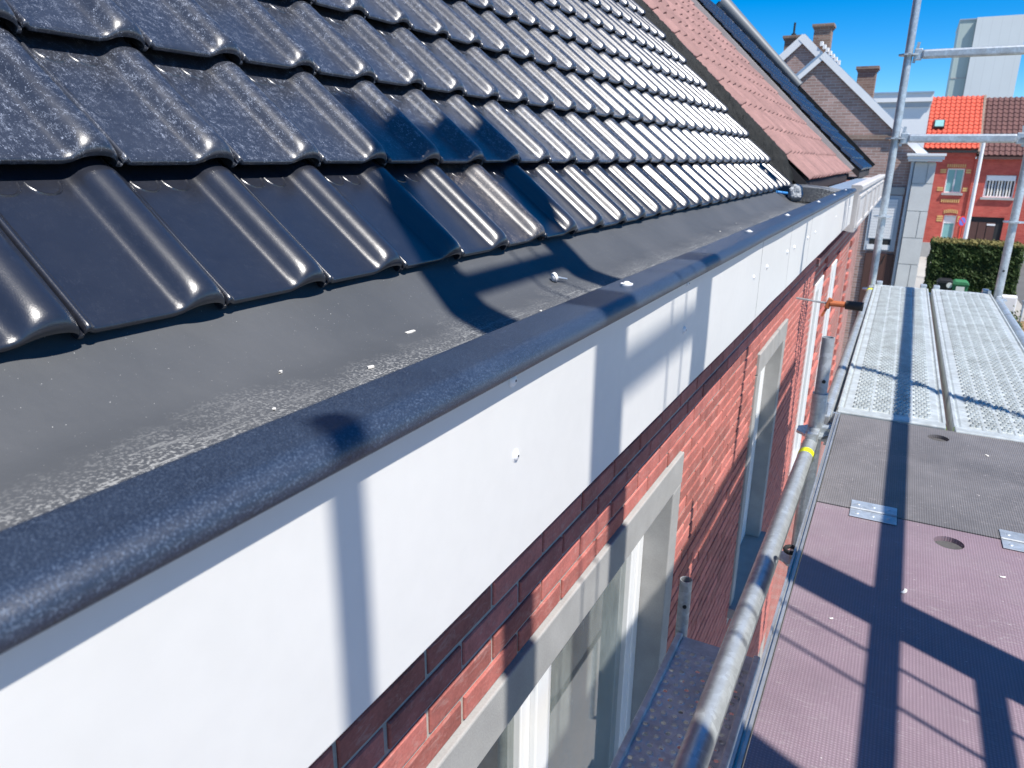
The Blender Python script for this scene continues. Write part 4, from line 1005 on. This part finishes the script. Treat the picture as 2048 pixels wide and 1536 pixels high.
ld = thing('lower_deck', 'lower scaffold deck added to darken the gap between the planks', 'scaffold deck', (.25, 2.6, DZ - 2))  # put in below the planks so that their gap looks dark
for (a, b) in ((-.09, .17), (.175, .60)): obj('plank', B().box(a, b, -.4, 5.7, DZ - 2.06, DZ - 2), 'ply_grey', ld)

# --- perforated console plank, lower and nearer the wall
cp = thing('console_plank', 'lower perforated steel plank close to the brick wall', 'scaffold plank', (-.28, .8, -1.33))
CPZ = -1.33; cx0, cx1, cy0, cy1 = -.402, -.165, .1, 1.83
mb = B(); cell = .0285; nx, ny = 7, int((cy1 - cy0 - .06) / cell); xs = cx0 + ((cx1 - cx0) - nx * cell) / 2
for j in range(ny):
    for i in range(nx):
        X, Y = xs + i * cell, cy0 + .02 + j * cell; o = len(mb.v)
        mb.v += [(X, Y, CPZ), (X + cell, Y, CPZ), (X + cell, Y + cell, CPZ), (X, Y + cell, CPZ)]
        rr = .0068; ccx, ccy = X + cell / 2 + (.004 if j % 2 else -.004), Y + cell / 2
        for z_, r3 in ((CPZ, rr * 1.5), (CPZ + (.003 if (i + j) % 3 else -.003), rr), (CPZ - .006, rr)):
            for q in range(8):
                a = 2 * math.pi * (q + .5) / 8 + math.pi; mb.v.append((ccx + r3 * math.cos(a), ccy + r3 * math.sin(a), z_))
        # corner q: 0 is lower-left
        h0 = o + 4
        mb.f += [(o, o + 1, h0 + 2, h0 + 1), (o + 1, o + 2, h0 + 4, h0 + 3), (o + 2, o + 3, h0 + 6, h0 + 5), (o + 3, o, h0 + 0, h0 + 7), (o, h0 + 1, h0 + 0), (o + 1, h0 + 3, h0 + 2), (o + 2, h0 + 5, h0 + 4), (o + 3, h0 + 7, h0 + 6)]
        for ring_ in (0, 8):
            for q in range(8): mb.f.append((h0 + ring_ + q, h0 + ring_ + (q + 1) % 8, h0 + ring_ + 8 + (q + 1) % 8, h0 + ring_ + 8 + q))
obj('perforated_sheet', mb, 'galv_console', cp)
xe = xs + nx * cell
obj('side_flange', B().box(cx0, xs, cy0, cy1, CPZ - .06, CPZ + .012).box(xe, cx1, cy0, cy1, CPZ - .06, CPZ + .012), 'galv_console', cp, bev=.004)
obj('end_plate', B().box(xs, xe, cy0 + .02 + ny * cell, cy1, CPZ - .05, CPZ + .002), 'galv_console', cp, bev=.003)
for yy in (1.6, .3): obj('bracket', B().bar((-.13, yy, -1.42), (-.40, yy, -1.42), .04, .04), 'galv_dark', sca)

# ================================================================== hoist mast beside the scaffold, off to the right (its shadow crosses deck, fascia, gutter and tiles)
hm = thing('hoist_mast', 'tall ladder hoist frame on the street side whose shadow crosses the tiles and deck', 'hoist', (.75, .76, GZ))
for y in (.465, 1.062): obj('mast_rail', B().box(.705, .795, y - .048, y + .048, GZ, 3.84), 'galv', hm)
for z_, r3 in ((-3.3, .02), (-2.4, .02), (-1.55, .02), (-.7, .02), (.13, .021), (.96, .02), (1.79, .02), (2.69, .036)): obj('cross_rail', B().tube((.75, .513, z_), (.75, 1.014, z_), r3, 14), 'galv', hm, smooth=True)
obj('head_beam', B().box(.715, .785, .513, 1.014, 3.46, 3.66), 'galv', hm)
for y in (.80, .904): obj('hoist_rope', B().tube((.75, y, GZ + .2), (.75, y, 3.46), .0045, 8), 'black_rubber', hm, smooth=True)
for z_ in (-1.5, -3.): obj('tie_bar', B().bar((.66, .76, z_), (.74, 1.0, z_), .03, .03), 'galv', hm)
gp = thing('spare_pole', 'single upright scaffold tube throwing the leftmost upright shadow on the white fascia', 'pole', (.64, -.105, GZ))
obj('tube', B().tube((.64, -.105, GZ), (.64, -.105, 1.76), .02, 16), 'galv', gp, smooth=True)
# chain slung above the planks
ch = thing('chain', 'steel chain slung above the planks throwing a knotted shadow', 'chain', (1.2, 2.6, 1.3))
lk = B(); a = Vector((.45, 3.13, 1.35)); b = Vector((1.85, 2.11, 1.35)); N = 62
for i in range(N):
    t = i / N; p = a.lerp(b, t) + Vector((0, 0, -.10 * math.sin(math.pi * t))); q = a.lerp(b, (i + 1.25) / N) + Vector((0, 0, -.10 * math.sin(math.pi * (i + 1.25) / N)))
    j = Vector((random.gauss(0, .006), random.gauss(0, .006), random.gauss(0, .006)))
    lk.tube(p + j * 1.4, q - j * 1.4, random.choice((.014, .020, .027)), 8)
obj('links', lk, 'galv_dark', ch)

# ================================================================== SMALL LOOSE THINGS
def onto_gutter(x): 
    for (a, za), (b, zb) in zip(gut, gut[1:]):
        if b <= x <= a: return za + (zb - za) * (x - a) / (b - a) if a != b else za
    return -.31
s_ = thing('loose_screw', 'white headed screw lying loose in the gutter near the shadow', 'screw', (-.74, 1.655, onto_gutter(-.74)))
zz = onto_gutter(-.74)
obj('screw_head', B().tube((-.745, 1.64, zz + .012), (-.741, 1.646, zz + .014), .012, 14).dome((-.745, 1.64, zz + .012), (-.6, -.8, 0), .010, .004), 'screw_white', s_, smooth=True)
obj('screw_shank', B().tube((-.741, 1.646, zz + .013), (-.722, 1.672, zz + .006), .003, 8), 'galv', s_, smooth=True)
chips = [(-.738, 1.02, .040, .5, 'long curled white plastic shaving in the gutter'), (-.675, .83, .018, .2, 'white paint flake in the dusty gutter near the bend of the light streak'), (-.747, .72, .010, .9, 'tiny white chip at the foot of the tiles, leftmost in the gutter'),
         (-.60, 1.02, .028, .3, 'white shaving lying in the gutter against the coping in shadow'), (-.66, .62, .012, 1.2, 'small pale crumb in the gutter dust in front of the second tile'), (-.56, .98, .02, 2.1, 'thin white sliver beside the coping near the frame shadow'),
         (-.70, 3.3, .018, .4, 'white crumb far along the gutter, nearest of the far cluster'), (-.66, 3.55, .022, 1.4, 'white crumb in the far cluster of the gutter, beside the coping'), (-.72, 3.75, .018, .8, 'white crumb of the far gutter cluster nearest the tiles'), (-.62, 5.4, .03, .2, 'white flake lying before the crumpled sheet at the gutter end'), (-.64, 1.35, .012, .6, 'little white grain between the two frame shadows in the gutter')]
for (x, y, L, a, lab) in chips:
    L *= .6
    z_ = onto_gutter(x) + .0012; mb = B(); vs = []; fs = []
    ca, sa = math.cos(a + 1.0), math.sin(a + 1.0)
    K = 8
    for i in range(K + 1):
        t = i / K - .5; wv = L * .16 * (1 - abs(t) * 1.2) + .001
        for sd in (-1, 1):
            for th in (-.002, .0012): vs.append((x + ca * t * L - sa * sd * wv, y + sa * t * L + ca * sd * wv + .25 * L * t * t, z_ + th))
    for i in range(K):
        b0 = i * 4
        fs += [(b0, b0 + 4, b0 + 6, b0 + 2), (b0 + 1, b0 + 3, b0 + 7, b0 + 5), (b0, b0 + 1, b0 + 5, b0 + 4), (b0 + 2, b0 + 6, b0 + 7, b0 + 3)]
    tag(obj('plastic_chip', mb.add(vs, fs), 'chip_white'), lab, 'debris', 'white chips and shavings in the gutter')
for (x, y, L, a, lab) in [(.118, 1.50, .03, 1.2, 'curved white fleck on the purple hatch right of the long shadow'), (.30, 1.66, .016, .3, 'small white fleck on the purple hatch below the right hinge'), (-.005, 1.33, .010, .6, 'tiny white grain on the purple hatch between the rope shadows'), (.33, 2.42, .022, 2.0, 'pale fleck on the grey panel right of its finger hole')]:
    mb = B(); K = 8; vs = []; fs = []; ca, sa = math.cos(a), math.sin(a); L *= .7
    for i in range(K + 1):
        t = i / K - .5; wv = L * .13 * (1 - 1.5 * t * t) + .0006
        for sd in (-1, 1):
            for th in (0, .0012): vs.append((x + ca * t * L - sa * (sd * wv + .5 * L * t * t), y + sa * t * L + ca * (sd * wv + .5 * L * t * t), DZ + .0004 + th))
    for i in range(K):
        b0 = i * 4
        fs += [(b0, b0 + 4, b0 + 6, b0 + 2), (b0 + 1, b0 + 3, b0 + 7, b0 + 5), (b0, b0 + 1, b0 + 5, b0 + 4), (b0 + 2, b0 + 6, b0 + 7, b0 + 3)]
    tag(obj('paint_fleck', mb.add(vs, fs), 'chip_white'), lab, 'debris', 'white flecks on the plywood deck')
# wood splinter on the second tile course
sp0 = Vector((EX, .50, EZ)) + du * (G + .155) + nu * .026
sd = (du * -.6 + Vector((0, .55, 0))).normalized()
w_ = nu.cross(sd)
vs = [sp0 - sd * .06, sp0 - sd * .01 + w_ * .008, sp0 + sd * .05, sp0 - sd * .01 - w_ * .006]
vs = [Vector(v) for v in vs] + [Vector(v) + nu * .004 for v in vs]
tag(obj('wood_splinter', B().add(vs, [(0, 1, 2, 3), (7, 6, 5, 4), (0, 4, 5, 1), (1, 5, 6, 2), (2, 6, 7, 3), (3, 7, 4, 0)]), 'wood_splinter'), 'pale wood splinter lying on a dusty black tile at left', 'splinter')
# rolled membrane, crumpled sheet and blue strip at the far gutter end
mf = [(-.86, -.215), (-.84, -.185), (-.74, -.185), (-.56, -.200), (-.47, -.222), (-.47, -.30), (-.86, -.30)]
tag(obj('membrane_flap', B().extr(mf, 6.05, 6.60, 8, lambda x, y, z: (x, y, z + .008 * mnoise.noise(Vector((x * 9, y * 6, 2)))), closed=True), 'membrane', smooth=True), 'black rubber membrane stop folded up at the far gutter end', 'membrane')
def crumple(name, c, r, mat, lab, cat, sq=(1, 1, 1)):
    bm = bmesh.new(); bmesh.ops.create_icosphere(bm, subdivisions=4, radius=1.)
    for v in bm.verts:
        n = v.co.normalized(); k = 1 + .22 * mnoise.noise(n * 1.7 + Vector((c[1], 0, 0))) + .10 * mnoise.noise(n * 5.3)
        v.co = Vector((n.x * r * k * sq[0] + c[0], n.y * r * k * sq[1] + c[1], n.z * r * k * sq[2] + c[2]))
    me = bpy.data.meshes.new(name); bm.to_mesh(me); bm.free(); me.materials.append(M[mat])
    return tag(link(name, me), lab, cat)
crumple('crumpled_sheet', (-.735, 5.98, -.235), .07, 'grey_sheet', 'crumpled grey plastic sheet tucked in at the far gutter end', 'sheet', (.75, .9, .9))
tag(obj('blue_strip', B().path([(-.875, 5.90, -.225), (-.85, 5.86, -.225), (-.82, 5.88, -.23), (-.79, 5.93, -.235)], .010, 8), 'blue_plastic', smooth=True), 'short blue plastic strip between tiles and crumpled sheet', 'strip')
# hand tool hanging on the tube
tl = thing('hand_tool', 'orange and black hand tool with thin rod resting by the inner tube', 'tool', (-.25, 4.6, -.80))
obj('rod', B().tube((-.49, 4.62, -.79), (-.30, 4.6, -.802), .006, 8), 'galv', tl, smooth=True)
obj('tool_body', B().obox((-.305, 4.6, -.80), (1, 0, -.3), (0, 1, 0), (.3, 0, 1), .014, .013, .03).tube((-.30, 4.6, -.80), (-.215, 4.6, -.80), .018, 12), 'orange_plastic', tl, bev=.004)
obj('trigger', B().bar((-.31, 4.6, -.82), (-.335, 4.6, -.88), .014, .014), 'orange_plastic', tl)
obj('grip', B().tube((-.215, 4.6, -.80), (-.12, 4.6, -.803), .026, 12), 'black_rubber', tl, smooth=True)

# ================================================================== lift everything so the ground lies at z = 0
for o in list(S.objects):
    if o.parent is None: o.location.z += CZ
